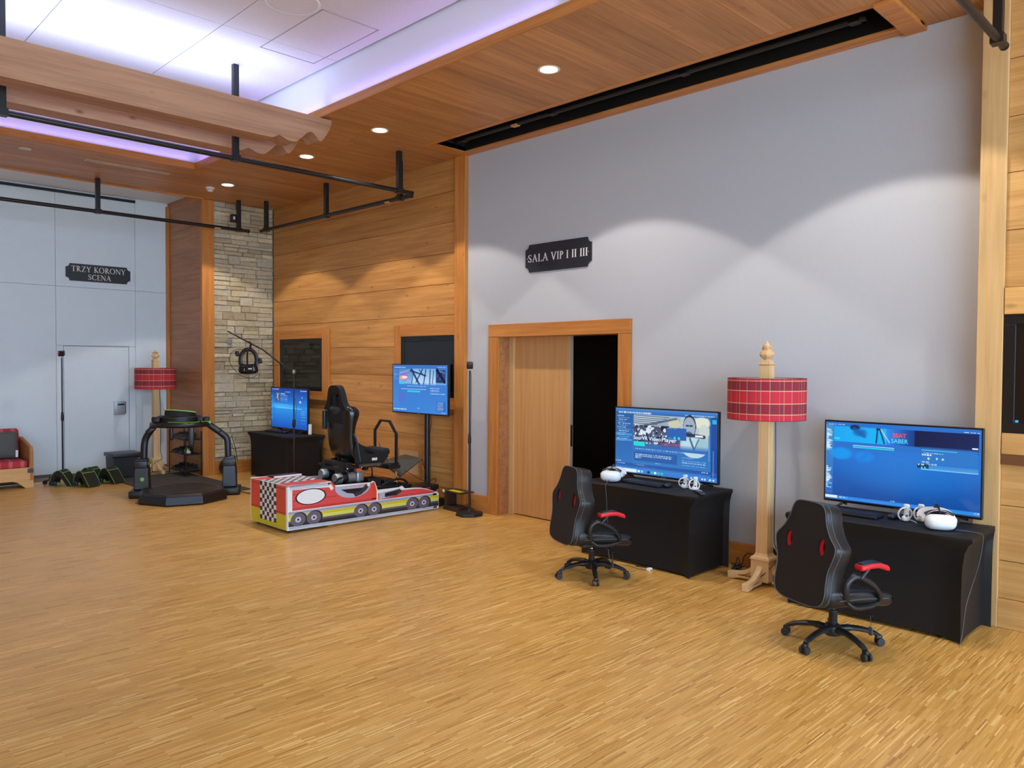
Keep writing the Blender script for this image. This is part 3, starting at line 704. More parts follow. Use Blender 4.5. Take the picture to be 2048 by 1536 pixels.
stretch_table('black covered table beside the pale post, white headset at its right end', -2.66, -1.43, 5.54, 6.11)
stretch_table('black covered table in front of the stone and timber corner', -11.66, -10.36, 5.68, 6.27)

# ------------------------------------------------------------------ televisions
def screen_mat(name, strength=1.0):
    m = bpy.data.materials.new(name); m.use_nodes = True; t = m.node_tree; t.nodes.clear()
    o = t.nodes.new('ShaderNodeOutputMaterial'); e = t.nodes.new('ShaderNodeEmission'); a = t.nodes.new('ShaderNodeVertexColor'); a.layer_name = 'pic'
    g = t.nodes.new('ShaderNodeBsdfGlossy'); g.inputs['Roughness'].default_value = .15; g.inputs[0].default_value = (.03, .03, .03, 1); ad = t.nodes.new('ShaderNodeAddShader')
    t.links.new(a.outputs[0], e.inputs[0]); e.inputs[1].default_value = strength
    t.links.new(e.outputs[0], ad.inputs[0]); t.links.new(g.outputs[0], ad.inputs[1]); t.links.new(ad.outputs[0], o.inputs[0]); return m
M_pic = screen_mat('screen_picture', 1.0)
M_tvbez = plain('tv_bezel', '0c0c0d', .3); M_tvback = plain('tv_back', '1b1c1e', .5)
def smooth_noise(h, w, n, rng):
    g = rng.random((n+2, int(n*w/h)+2)); yy = np.linspace(0, g.shape[0]-1.001, h); xx = np.linspace(0, g.shape[1]-1.001, w)
    y0 = yy.astype(int); x0 = xx.astype(int); fy = (yy-y0)[:, None]; fx = (xx-x0)[None]
    return (g[y0][:, x0]*(1-fy)*(1-fx)+g[y0+1][:, x0]*fy*(1-fx)+g[y0][:, x0+1]*(1-fy)*fx+g[y0+1][:, x0+1]*fy*fx)
class Pic:
    def __init__(s, w=208, h=117, bgc='2a66b0'):
        s.w, s.h = w, h; s.a = np.zeros((h, w, 3)); s.a[:] = s.c(bgc); s.rng = np.random.default_rng(5)
        s.U, s.V = np.meshgrid((np.arange(w)+.5)/w, (np.arange(h)+.5)/h)
    def c(s, k): return np.array([int(k[i:i+2], 16)/255 for i in (0, 2, 4)])
    def mask(s, u0, v0, u1, v1): return (s.U >= u0) & (s.U < u1) & (s.V >= v0) & (s.V < v1)
    def rect(s, u0, v0, u1, v1, col, al=1):
        k = s.mask(u0, v0, u1, v1); s.a[k] = s.a[k]*(1-al)+s.c(col)*al
    def ell(s, u, v, ru, rv, col, al=1, soft=0):
        d = ((s.U-u)/ru)**2+((s.V-v)/rv)**2; k = np.clip((1-d)/max(soft, 1e-3), 0, 1)[..., None]*al; s.a = s.a*(1-k)+s.c(col)*k
    def line(s, u0, v0, u1, v1, th, col, al=1):
        asp = s.w/s.h; X, Y = s.U*asp, s.V; a = np.array([u0*asp, v0]); d = np.array([u1*asp, v1])-a; L = (d@d)
        t = np.clip(((X-a[0])*d[0]+(Y-a[1])*d[1])/L, 0, 1); r = np.hypot(X-a[0]-t*d[0], Y-a[1]-t*d[1])
        k = np.clip((th/2-r)*s.h+.5, 0, 1)[..., None]*al; s.a = s.a*(1-k)+s.c(col)*k
    def words(s, u0, v, u1, col='c9e2ff', al=.8, hgt=.012, seed=0):
        rg = random.Random(int(u0*997+v*7919)+seed); u = u0
        while u < u1:
            w = rg.uniform(.008, .03); s.rect(u, v-hgt/2, min(u+w, u1), v+hgt/2, col, al*rg.uniform(.6, 1)); u += w+.006
    def grad(s, u0, v0, u1, v1, c0, c1, horiz=False, al=1):
        k = s.mask(u0, v0, u1, v1); f = ((s.U-u0)/(u1-u0) if horiz else (s.V-v0)/(v1-v0))[..., None]
        col = s.c(c0)*(1-f)+s.c(c1)*f; s.a[k] = s.a[k]*(1-al)+col[k]*al
def tv_body(t, pic, w, h, zb, bz=.012):
    """slim set, front face at local y=0 looking to -Y, bottom edge at zb"""
    MB().rbox((0, .018, zb+h/2), (w, .034, h), .006, 2).build('casing', M_tvback, t, smooth=40)
    m = MB(); m.box(-w/2, w/2, -.003, .012, zb, zb+bz*1.5).box(-w/2, w/2, -.003, .012, zb+h-bz, zb+h).box(-w/2, -w/2+bz, -.003, .012, zb+bz*1.5, zb+h-bz).box(w/2-bz, w/2, -.003, .012, zb+bz*1.5, zb+h-bz)
    m.build('bezel', M_tvbez, t, bevel=.002, seg=1)
    MB().box(-.025, .025, -.005, -.003, zb+.004, zb+.010).build('badge', M_steel, t)
    MB().rbox((0, .05, zb+h*.36), (w*.55, .05, h*.5), .015, 2).build('rear_housing', M_tvback, t, smooth=40)
    x0, x1, z0, z1 = -w/2+bz, w/2-bz, zb+bz*1.5, zb+h-bz
    nw, nh = pic.w, pic.h
    xs = np.linspace(x0, x1, nw+1); zs = np.linspace(z1, z0, nh+1)
    co = np.zeros(((nw+1)*(nh+1), 3)); co[:, 0] = np.tile(xs, nh+1); co[:, 1] = -.001; co[:, 2] = np.repeat(zs, nw+1)
    i, j = np.meshgrid(np.arange(nh), np.arange(nw), indexing='ij'); a = i*(nw+1)+j
    fs = np.stack([a+nw+1, a+nw+2, a+1, a], -1).reshape(-1, 4)
    me = bpy.data.meshes.new('screen'); me.vertices.add(len(co)); me.vertices.foreach_set('co', co.ravel())
    me.loops.add(fs.size); me.loops.foreach_set('vertex_index', fs.ravel()); me.polygons.add(len(fs)); me.polygons.foreach_set('loop_start', np.arange(0, fs.size, 4)); 
    me.update(calc_edges=True); me.validate()
    ca = me.color_attributes.new('pic', 'FLOAT_COLOR', 'CORNER')
    p = np.clip(pic.a, 0, 1); p = np.where(p <= .04045, p/12.92, ((p+.055)/1.055)**2.4)
    col = np.ones((nw*nh, 4, 4)); col[:, :, :3] = p.reshape(-1, 1, 3); ca.data.foreach_set('color', col.ravel())
    me.materials.append(M_pic); o = bpy.data.objects.new('screen', me); COL.objects.link(o); o.parent = t
    return (x0, x1, z0, z1), o
def tv_feet(t, w, zb, base, spread):
    for s in (-1, 1):
        x = s*w*.36; m = MB()
        m.tube([(x, .02, zb+.02), (x+s*.01, -.0, base+.035), (x+s*.03, -.11, base+.0095)], .009, 6).tube([(x, .02, zb+.02), (x+s*.01, .03, base+.035), (x+s*.03, .13, base+.0095)], .009, 6)
        m.build('foot', M_tvback, t, smooth=40)
BASE = .7005
M_txt = emitter('screen_text_white', 'eaf4ff', 1.0); M_red = emitter('screen_text_red', 'ff4a48', 1.0); M_cy = emitter('screen_text_cyan', '58d6ff', 1.0)
def on_screen(rect, txt, u0, u1, v, size_v, mat, scr, sl=0):
    x0, x1, z0, z1 = rect; hh = (z1-z0)*size_v
    words_ = txt.split(); n = sum(len(w) for w in words_)+.45*(len(words_)-1); u = u0
    for w in words_:
        du = (u1-u0)*len(w)/n
        text_mesh(w, hh*1.38, .0006, mat, T(x0+(x1-x0)*u, -.0022, z1-(z1-z0)*v) @ XZ, 'caption', scr, width=(x1-x0)*du, bold=.0006)
        u += du+(u1-u0)*.45/n

# picture of the left table's screen
p = Pic(bgc='2f72bd'); p.grad(0, 0, 1, .07, '5089cf', '356fb6'); p.grad(0, .07, 1, 1, '2c69b2', '3b7fca')
p.grad(0, .05, .18, .93, '2a5e9f', '3577c4'); p.rect(.94, .07, 1, .97, '2450a0')
for i in range(14): p.words(.015+.01*(i % 3), .12+.03*i, .09+.08*((i*7) % 10)/10, 'cfe6ff', .75, .012, i)
for v in (.395, .475): p.rect(.0, v, .175, v+.035, '5fb0ea', .6)
p.words(.03, .065, .37, 'eef6ff', .95, .02); p.words(.70, .06, .97, 'e6f2ff', .8, .014); p.rect(.95, .10, .99, .165, '25b8e8')
p.grad(.19, .085, .92, .56, 'a9bccb', '6f8096')
for i in range(9):
    p.line(.19, .10+.03*i, .55-.03*i, .06+.028*i+.05, .008, '1a2a40', .9); p.line(.19, .115+.03*i, .5-.03*i, .08+.028*i+.05, .008, 'e9f4ff', .8)
p.grad(.19, .26, .66, .56, '3b3a58', '58668c', al=.8); p.rect(.19, .24, .25, .30, '8a4a52', .7); nz = smooth_noise(p.h, p.w, 34, p.rng)[..., None]; nz2 = smooth_noise(p.h, p.w, 22, p.rng)[..., None]
k = p.mask(.20, .24, .68, .53) & (nz[..., 0] > .55); p.a[k] = p.c('d8e6f2')
k = p.mask(.20, .24, .68, .53) & (nz2[..., 0] > .68); p.a[k] = p.c('1d2742')
p.grad(.46, .48, .68, .60, 'a33a55', '4a4a8c', al=.75); p.ell(.60, .20, .06, .07, 'd8d2a8', .8)
p.line(.18, .30, .62, .12, .03, '3a4a66', .7)
p.rect(.66, .09, .92, .56, 'b9cdd0', .9); p.ell(.86, .16, .08, .09, 'e3e6d2', .9, .3); p.ell(.88, .28, .05, .10, 'c9d6cf', .9)
p.ell(.79, .52, .125, .16, 'bcdbe6', 1, .05); p.ell(.86, .5, .06, .12, '9fc4d4', 1, .1); p.ell(.745, .22, .062, .17, '2a3246', 1, .05); p.ell(.742, .235, .058, .155, '9db1c4', 1, .06); p.ell(.725, .21, .02, .012, '2c3a52', .9); p.ell(.76, .21, .02, .012, '2c3a52', .9)
p.ell(.74, .335, .035, .045, '46536a', .8, .3); p.line(.75, .40, .79, .56, .03, '4d6a88'); p.line(.83, .40, .79, .56, .02, '5d7a98'); p.line(.70, .34, .88, .36, .05, '26344c', .9); p.rect(.80, .345, .87, .365, 'f2f6fa')
p.grad(.19, .40, .56, .50, '27345a', '2c3f70', al=.75); p.rect(.53, .255, .715, .44, '2f64b4'); p.grad(.53, .43, .66, .50, '34548a', '34548a', al=.8); p.words(.54, .27, .62, 'a8ccf8', .6, .01); p.rect(.545, .405, .575, .425, '1d8fd0'); p.ell(.605, .41, .013, .022, '39d2e8'); p.ell(.645, .41, .013, .022, '39d2e8')
k = p.mask(.19, .50, .92, .58); f = ((p.V-.50)/.08)[..., None]; p.a[k] = (p.a*(1-f)+p.c('356fba')*f)[k]
p.rect(.19, .58, .92, .605, '356fba'); p.rect(.19, .505, .31, .57, '25dbd6')
p.words(.21, .615, .86, 'b6d8ff', .7, .014); p.rect(.19, .66, .63, .80, '2a5aa6', .8)
for v in (.70, .725, .75): p.words(.21, v, .58 if v < .74 else .27, 'e6f2ff', .85, .014)
for v in (.69, .73, .76, .80): p.words(.68, v, .9 if v > .7 else .78, 'cfe4ff', .7, .012)
p.words(.0, .83, .06, 'cfe4ff'); p.words(.42, .815, .47, 'd8eaff', .8); p.grad(.0, .855, 1, .905, '2a55a2', '2f62b2'); p.words(.02, .87, .10, 'dbeaff'); p.words(.19, .87, .30, 'dbeaff'); p.words(.86, .87, .92, 'e6f2ff', .9, .02)
p.grad(0, .935, 1, 1, '3f86dc', '3a78cc'); p.rect(.015, .94, .225, .995, 'd9f1f2')
for i, c in enumerate(('e8f4ff', '9cc8f2', '5a7ad8', '1e2c55', '1fc4c8', 'e8f2ee', '38c8c4', '38c8c4')): p.rect(.235+.034*i, .95, .258+.034*i, .985, c)
for u in (.76, .86, .885, .93, .96): p.rect(u, .955, u+.016, .98, 'd8ecff')
p.line(.925, .10, .925, .7, .006, 'c8e0ff', .8); p.line(.965, .55, .965, .93, .006, 'd8ecff', .8)
t = thing('television', 'flat television on the left black table, lit screen titled SourVR Video Player', 'television', (-4.095, 6.045, 0))
rc_, sc = tv_body(t, p, 1.135, .645, .745); tv_feet(t, 1.135, .745, BASE, 0)
on_screen(rc_, 'SourVR Video Player', .192, .625, .475, .062, M_txt, sc)

# picture of the right table's screen
p = Pic(bgc='1f62bd'); p.grad(0, 0, 1, .45, '2a72cf', '2372cf'); p.grad(0, .45, 1, 1, '2270cc', '164c9e'); p.ell(.55, .55, .5, .35, '2d84de', .5, 1)
p.grad(.0, .03, .052, .93, '4a93cf', '2a6ac0')
rg = random.Random(2)
for i in range(100):
    v = .05+.0087*i; p.rect(.004, v, .012+rg.random()*.036, v+.005, rg.choice(('cfeaff', 'e8f6ff', '86c4ea')), .9)
p.words(.02, .032, .14, 'd8ecff', .9, .012); p.words(.9, .04, .99, 'e8f4ff', .9, .012); p.words(.92, .075, .99, 'cfe4ff', .7, .01)
p.grad(.058, .055, .42, .25, '18a8f4', '18b4f8', True); p.grad(.42, .055, .62, .25, '2a8ef0', '12367c', True); p.grad(.60, .055, .985, .25, '12204c', '142a5e', True)
p.ell(.205, .06, .04, .04, '14284e', .9, .5); p.ell(.24, .12, .06, .06, '1a60b0', .8, .8); p.line(.20, .08, .27, .16, .05, '1560b0', .7)
p.line(.36, .06, .352, .235, .014, '0c1c3c'); p.line(.375, .06, .405, .235, .014, '0c1c3c'); p.line(.355, .065, .38, .065, .02, '0c1c3c'); p.line(.38, .06, .44, .22, .012, 'd8f2ff', .8)
p.rect(.058, .20, .10, .222, '2fd2e8'); p.words(.06, .265, .32, 'bfe0ff', .8, .006)
k = p.mask(.058, .24, .985, .32); f = ((p.V-.24)/.08)[..., None]; p.a[k] = (p.a*(1-f)+p.c('2a72cc')*f)[k]
p.ell(.11, .40, .09, .09, '12a0f8', .8, .6); p.ell(.27, .42, .08, .08, '1c90f0', .7, .7); p.line(.3, .36, .24, .48, .06, '1a7ee0', .6)
p.rect(.19, .285, .47, .292, 'd2ecff', .9); p.rect(.19, .298, .47, .318, '1fd6e6')
p.grad(.64, .24, .985, .30, '24549c', '2a66b8'); p.rect(.645, .255, .98, .44, '2f7acb', .9); p.rect(.645, .27, .86, .283, '58d2f0', .9); p.words(.66, .31, .78, 'cfe8ff', .9, .01)
for i in range(4): p.rect(.65+.015*i, .325, .66+.015*i, .345, 'eaf6e8')
p.ell(.69, .375, .008, .014, 'bfe8d0'); p.ell(.74, .375, .007, .013, 'bfe8d0'); p.ell(.775, .375, .007, .013, 'bfe8d0')
p.words(.65, .42, .69, 'd8ecff'); p.grad(.645, .455, .985, .51, '3a8ad6', '4fa2e8'); p.words(.68, .445, .74, 'cfe4ff', .9, .01); p.rect(.62, .445, .69, .50, '14406e', .95); p.words(.625, .455, .665, 'e0f0e8', .9, .02)
p.ell(.65, .487, .006, .011, '4ae0d8'); p.ell(.668, .487, .006, .011, '4ae0d8'); p.rect(.645, .508, .985, .514, 'a8dcff', .8)
for i in range(3): p.rect(.945+.014*i, .215, .955+.014*i, .235, 'e0f0ff')
p.grad(0, .945, 1, .99, '2f86e2', '3a92ea'); p.rect(.0, .95, .085, .985, 'd6f0f8'); p.words(.1, .965, .16, 'cfeaff', .9, .02); p.words(.45, .94, .48, 'cfeaff', .8, .012); p.words(.965, .965, .995, 'e8f4ff', .8, .015)
t = thing('television', 'flat television on the right black table, lit screen titled BEAT SABER', 'television', (-2.04, 6.035, 0))
rc_, sc = tv_body(t, p, 1.10, .632, .742); tv_feet(t, 1.10, .742, BASE, 0)
on_screen(rc_, 'BEAT', .462, .548, .150, .052, M_red, sc); on_screen(rc_, 'SABER', .452, .560, .218, .052, M_cy, sc)

# picture of the screen on the pole
p = Pic(bgc='3f7ed0'); p.grad(0, 0, 1, 1, '3a73c4', '3f86da'); p.grad(0, .06, .12, .9, '3a76c4', '4488da'); p.words(.03, .05, .25, 'e8f4ff', .9, .02); p.words(.82, .045, .98, 'dcecff', .7, .014)
for i in range(7): p.words(.015, .10+.032*i, .06+.06*((i*3) % 5)/5, 'cfe4ff', .6, .01, i)
p.grad(.12, .08, .98, .40, '4f86c4', '8fc0ee'); p.grad(.38, .08, .80, .41, '88bcec', 'cfe8ff', al=.8); p.ell(.21, .25, .10, .12, 'b05ad0', .7, .8); p.ell(.20, .27, .08, .05, 'ffb08a', .9, .5); p.ell(.23, .26, .06, .03, 'fff0d8', .9, .5)
for a in ((.36, .10, .50, .40, .05), (.33, .12, .62, .22, .03), (.56, .09, .44, .36, .03), (.40, .12, .36, .38, .02), (.62, .10, .58, .40, .03), (.70, .10, .69, .40, .03), (.50, .10, .60, .24, .02), (.76, .11, .74, .38, .02)): p.line(*a, '1a2c58', .9)
p.rect(.80, .09, .97, .37, '2a3f74', .9)
for a in ((.82, .10, .95, .34, .07), (.94, .12, .82, .30, .02), (.82, .33, .96, .32, .02)): p.line(*a, '0d1434')
p.line(.86, .12, .95, .16, .03, '5f8ad0', .8); p.line(.14, .17, .32, .11, .01, 'c8e4ff', .8)
k = p.mask(.12, .36, .98, .45); f = ((p.V-.36)/.09)[..., None]; p.a[k] = (p.a*(1-f)+p.c('3f80d2')*f)[k]
p.rect(.125, .36, .22, .41, '19d4e6'); p.words(.27, .445, .62, 'cfe4ff', .7, .012); p.rect(.16, .502, .63, .512, 'e0f2ff', .85); p.rect(.28, .535, .52, .575, '16d8e8')
for v in (.48, .52, .545, .59): p.words(.70, v, .86+.1*(v > .55), 'dcecff', .8, .012)
p.ell(.17, .70, .08, .12, '6a62d0', .6, .9); p.rect(.81, .74, .97, .95, '2f62b0', .7)
for i in range(6): p.words(.82, .77+.03*i, .93, 'dcecff', .8, .014, i)
p.words(.47, .905, .51, 'ffffff', .9, .012); p.words(.02, .945, .26, 'e8f4ff', .9, .02); p.words(.9, .97, .98, 'e0f0ff', .9, .014)
t = thing('television_stand', 'lit television on a black floor pole in front of the boarded wall', 'television', (-7.735, 6.03, 0))
rc_, sc = tv_body(t, p, 1.125, .63, 1.158)
MB().lathe([(.034, .10), (.034, 1.6)], 16, c=(.03, .105, 0)).build('pole', M_pipe, t, smooth=40)
MB().rbox((.03, .105, .135), (.11, .11, .07), .01, 2).build('pole_collar', M_black, t, smooth=40)
MB().box(-.02, .14, .05, .085, 1.3, 1.62).build('mount_plate', M_black, t)
MB().tube(curve([(.17, .04, 1.2), (.14, .08, 1.05), (.10, .09, .9), (.10, .10, .6), (.10, .1, .3)]), .004, 6).build('cable', M_black, t)
MB().rbox((.03, .14, .05), (.36, .22, .10), .01, 2).build('base', M_black, t, smooth=40)

# picture of the screen in the corner
p = Pic(bgc='1f6ad0'); p.grad(0, 0, 1, .45, '1c3f9c', '2a86e0'); p.grad(0, .45, 1, 1, '2c92e8', '1c54b8'); p.ell(.3, .45, .5, .08, '5cc4f8', .7, 1); p.ell(.0, .5, .12, .4, '2a8cf0', .5, 1); p.grad(.12, .5, .6, .95, '36a0ec', '1e62c4', al=.5)
p.rect(.13, .49, .86, .505, '8adcff', .7); p.rect(.13, .12, .25, .34, '4a5a78'); p.line(.17, .14, .2, .3, .05, 'a8b4c0', .8); p.line(.22, .13, .16, .25, .02, 'd8e0e8', .8)
p.words(.27, .14, .40, 'ffffff', .95, .024); 
for v in (.19, .235, .275, .32): p.words(.27, v, .46, 'cfe6ff', .8, .016)
p.words(.03, .03, .22, 'e0f0ff', .8, .018); p.words(.83, .05, .99, 'f0f6ff', .9, .02); p.ell(.83, .05, .015, .025, '3ad050', .9); p.words(.4, .09, .55, 'a8d0ff', .8, .02)
p.words(.85, .21, .88, 'ffffff', .9, .03); p.rect(.80, .30, .83, .33, 'ffffff', .9); p.words(.78, .34, .85, 'cfe4ff', .9, .014)
for i in range(5): p.rect(.005, .2+.14*i, .02, .225+.14*i, 'dcecff', .8)
for v in (.55, .59, .63, .69, .77, .85): p.words(.83, v, .95, 'bfdcff', .5, .016)
t = thing('television', 'flat television with a blue menu on the black table before the stone corner', 'television', (-11.14, 6.10, 0))
rc_, sc = tv_body(t, p, 1.15, .655, .745); tv_feet(t, 1.15, .745, BASE, 0)

# ------------------------------------------------------------------ things on the tables
M_kb = plain('keyboard_black', '1b1c1f', .45); M_key = plain('key_black', '26272b', .5)
def keyboard(label, x, y, rz):
    t = thing('keyboard', label, 'keyboard', (x, y, BASE), rz, 'black keyboards on the tables')
    MB().rbox((0, 0, .011), (.45, .15, .02), .006, 2).build('case', M_kb, t, smooth=40)
    m = MB()
    for r_ in range(6):
        for c in range(20):
            if r_ == 0 and 5 < c < 12: continue
            m.box(-.215+c*.0217, -.215+c*.0217+.018, -.065+r_*.0218, -.065+r_*.0218+.018, .020, .0265)
    m.box(-.08, .05, -.065, -.047, .02, .0265)
    m.build('keys', M_key, t, kind='stuff')
    return t
kb = keyboard('thin black keyboard lying before the SourVR screen', -4.18, 5.86, R(-5))
keyboard('black keyboard lying on the right table behind the nearer swivel chair', -2.30, 5.80, R(-2))
keyboard('black keyboard on the black table in the stone corner', -11.30, 5.97, R(4))
M_mouse = plain('mouse_black', '202126', .3); M_mouse2 = plain('mouse_grey', '5a5d63', .35)
def mouse(label, x, y, rz, mat=None):
    t = thing('mouse', label, 'mouse', (x, y, BASE), rz, 'computer mice on the tables')
    def fn(a, b, c, q): return (q.x*(1-.12*b*b), q.y, max(q.z, -.017) if c < 0 else q.z*(1-.35*max(0, b)-.25*max(0, -b)**2))
    MB().rbox((0, 0, .018), (.062, .11, .036), .03, 4, fn=fn).build('shell', mat or M_mouse, t, smooth=60)
    MB().rbox((0, .03, .034), (.007, .02, .008), .003, 2).build('scroll_wheel', M_mouse2, t, smooth=40)
mouse('small black mouse at the right end of the thin keyboard on the left table', -3.93, 5.87, R(20))
mouse('dark glossy mouse beside the white controllers on the right table', -2.005, 5.87, R(-15))
mouse('dark mouse on the black table in the stone corner', -10.98, 5.96, R(10))

M_hw = plain('headset_white', 'eceef0', .38); M_hstrap = plain('strap_grey', 'd9dbdd', .7); M_hblk = plain('strap_black', '232427', .7)
def vr_headset(label, x, y, rz):
    """front of the visor looks to local -Y"""
    t = thing('vr_headset', label, 'headset', (x, y, BASE), rz, 'white headsets on the tables')
    def fn(a, b, c, q): return (q.x, q.y+.018*a*a-.012*(1-c*c), q.z*(1-.12*a*a))
    MB().rbox((0, 0, .055), (.192, .085, .104), .042, 5, fn=fn).build('visor', M_hw, t, smooth=60)
    MB().rbox((0, .052, .055), (.165, .05, .088), .025, 3).build('face_cushion', M_hblk, t, smooth=60)
    for s in (-1, 1): MB().rbox((s*.098, .085, .062), (.016, .11, .034), .007, 2).build('side_arm', M_hw, t, smooth=40)
    top = curve([(-.098, .13, .062), (-.088, .165, .088), (-.05, .195, .105), (0, .205, .108), (.05, .195, .105), (.088, .165, .088), (.098, .13, .062)], 4)
    MB().tube(top, .006, 8, ry=.024, up=(0, 0, 1)).build('rear_strap', M_hstrap, t, smooth=60)
    dome = []
    for i in range(9):
        a = PI*i/8
        dome.append([(.092*math.cos(a), .09+s_*.055, .062+.072*math.sin(a)*(1-.1*abs(s_))) for s_ in (-1, -.5, 0, .5, 1)])
    MB().loft(dome, caps=False, closed=False).build('crown_cloth', M_hw, t, smooth=60)
    MB().tube(curve([(0, .03, .105), (0, .06, .138), (0, .12, .142), (0, .175, .128), (0, .2, .11)], 4), .0045, 8, ry=.016, up=(1, 0, 0)).build('top_strap', M_hblk, t, smooth=60)
    MB().tube(curve([(-.09, .045, .1), (-.04, .052, .119), (.04, .052, .119), (.09, .045, .1)], 4), .005, 8, ry=.010, up=(0, 1, 0)).build('front_strap', M_hblk, t, smooth=60)
    return t
vr_headset('white virtual reality headset at the left end of the table by the dark doorway', -4.47, 5.735, R(25))
vr_headset('white virtual reality headset beside two controllers on the right table', -1.645, 5.68, R(28))
def controller(label, x, y, rz, tilt):
    t = thing('hand_controller', label, 'controller', (x, y, BASE), rz, 'white hand controllers on the tables')
    M = T(0, 0, .052) @ Matrix.Rotation(tilt, 4, 'X')
    ring = [(.046*math.cos(a), .0, .046*math.sin(a)) for a in [2*PI*i/28 for i in range(28)]]
    MB().tube(ring, .0055, 8, closed=True, M=M).build('tracking_ring', M_hw, t, smooth=60)
    G = T(.0, .0, .012) @ Matrix.Rotation(R(-8), 4, 'Y')
    MB().lathe([(.0, 0), (.016, .004), (.019, .02), (.017, .06), (.0185, .095), (.022, .108), (.018, .118), (0, .12)], 14, cap=False, M=T(.012, .012, .002) @ Matrix.Rotation(R(6), 4, 'X')).build('grip', M_hw, t, smooth=60)
    MB().rbox((0, -.012, .022), (.05, .04, .04), .016, 3).build('face', M_hw, t, smooth=60)
    MB().lathe([(.006, 0), (.009, .006), (.004, .009)], 10, c=(0, -.03, .04)).build('thumbstick', M_hblk, t, smooth=40)
    MB().tube(curve([(.012, .012, .01), (.03, -.01, .012), (.05, -.045, .006), (.046, -.08, .004)], 5), .003, 6).build('wrist_cord', M_hstrap, t, smooth=40)
    return t
controller('white controller standing left of its twin on the left table', -3.80, 5.93, R(35), R(20))
controller('white controller standing at the far right of the left table', -3.665, 5.88, R(50), R(-15))
controller('white controller with a loop, left of its twin on the right table', -1.92, 5.83, R(40), R(10))
controller('white controller touching the headset on the right table', -1.845, 5.90, R(55), R(-10))
t = thing('television_remote', 'flat black remote with a silver button at the right end of the left table', 'remote', (-3.55, 5.78, BASE), R(50))
MB().rbox((0, 0, .011), (.05, .18, .022), .008, 2).build('body', M_kb, t, smooth=40)
MB().lathe([(.0, .024), (.014, .024), (.016, .021)][::-1], 14, cap=False, c=(0, .02, 0)).build('button', M_steel, t, smooth=40)
t = thing('white_adapter', 'white plug adapter standing behind the corner television', 'adapter', (-10.53, 6.12, BASE), R(20))
MB().rbox((0, 0, .08), (.04, .05, .16), .012, 2).build('body', M_hw, t, smooth=40); MB().rbox((.02, -.03, .03), (.05, .03, .05), .01, 2).build('plug', M_hw, t, smooth=40)
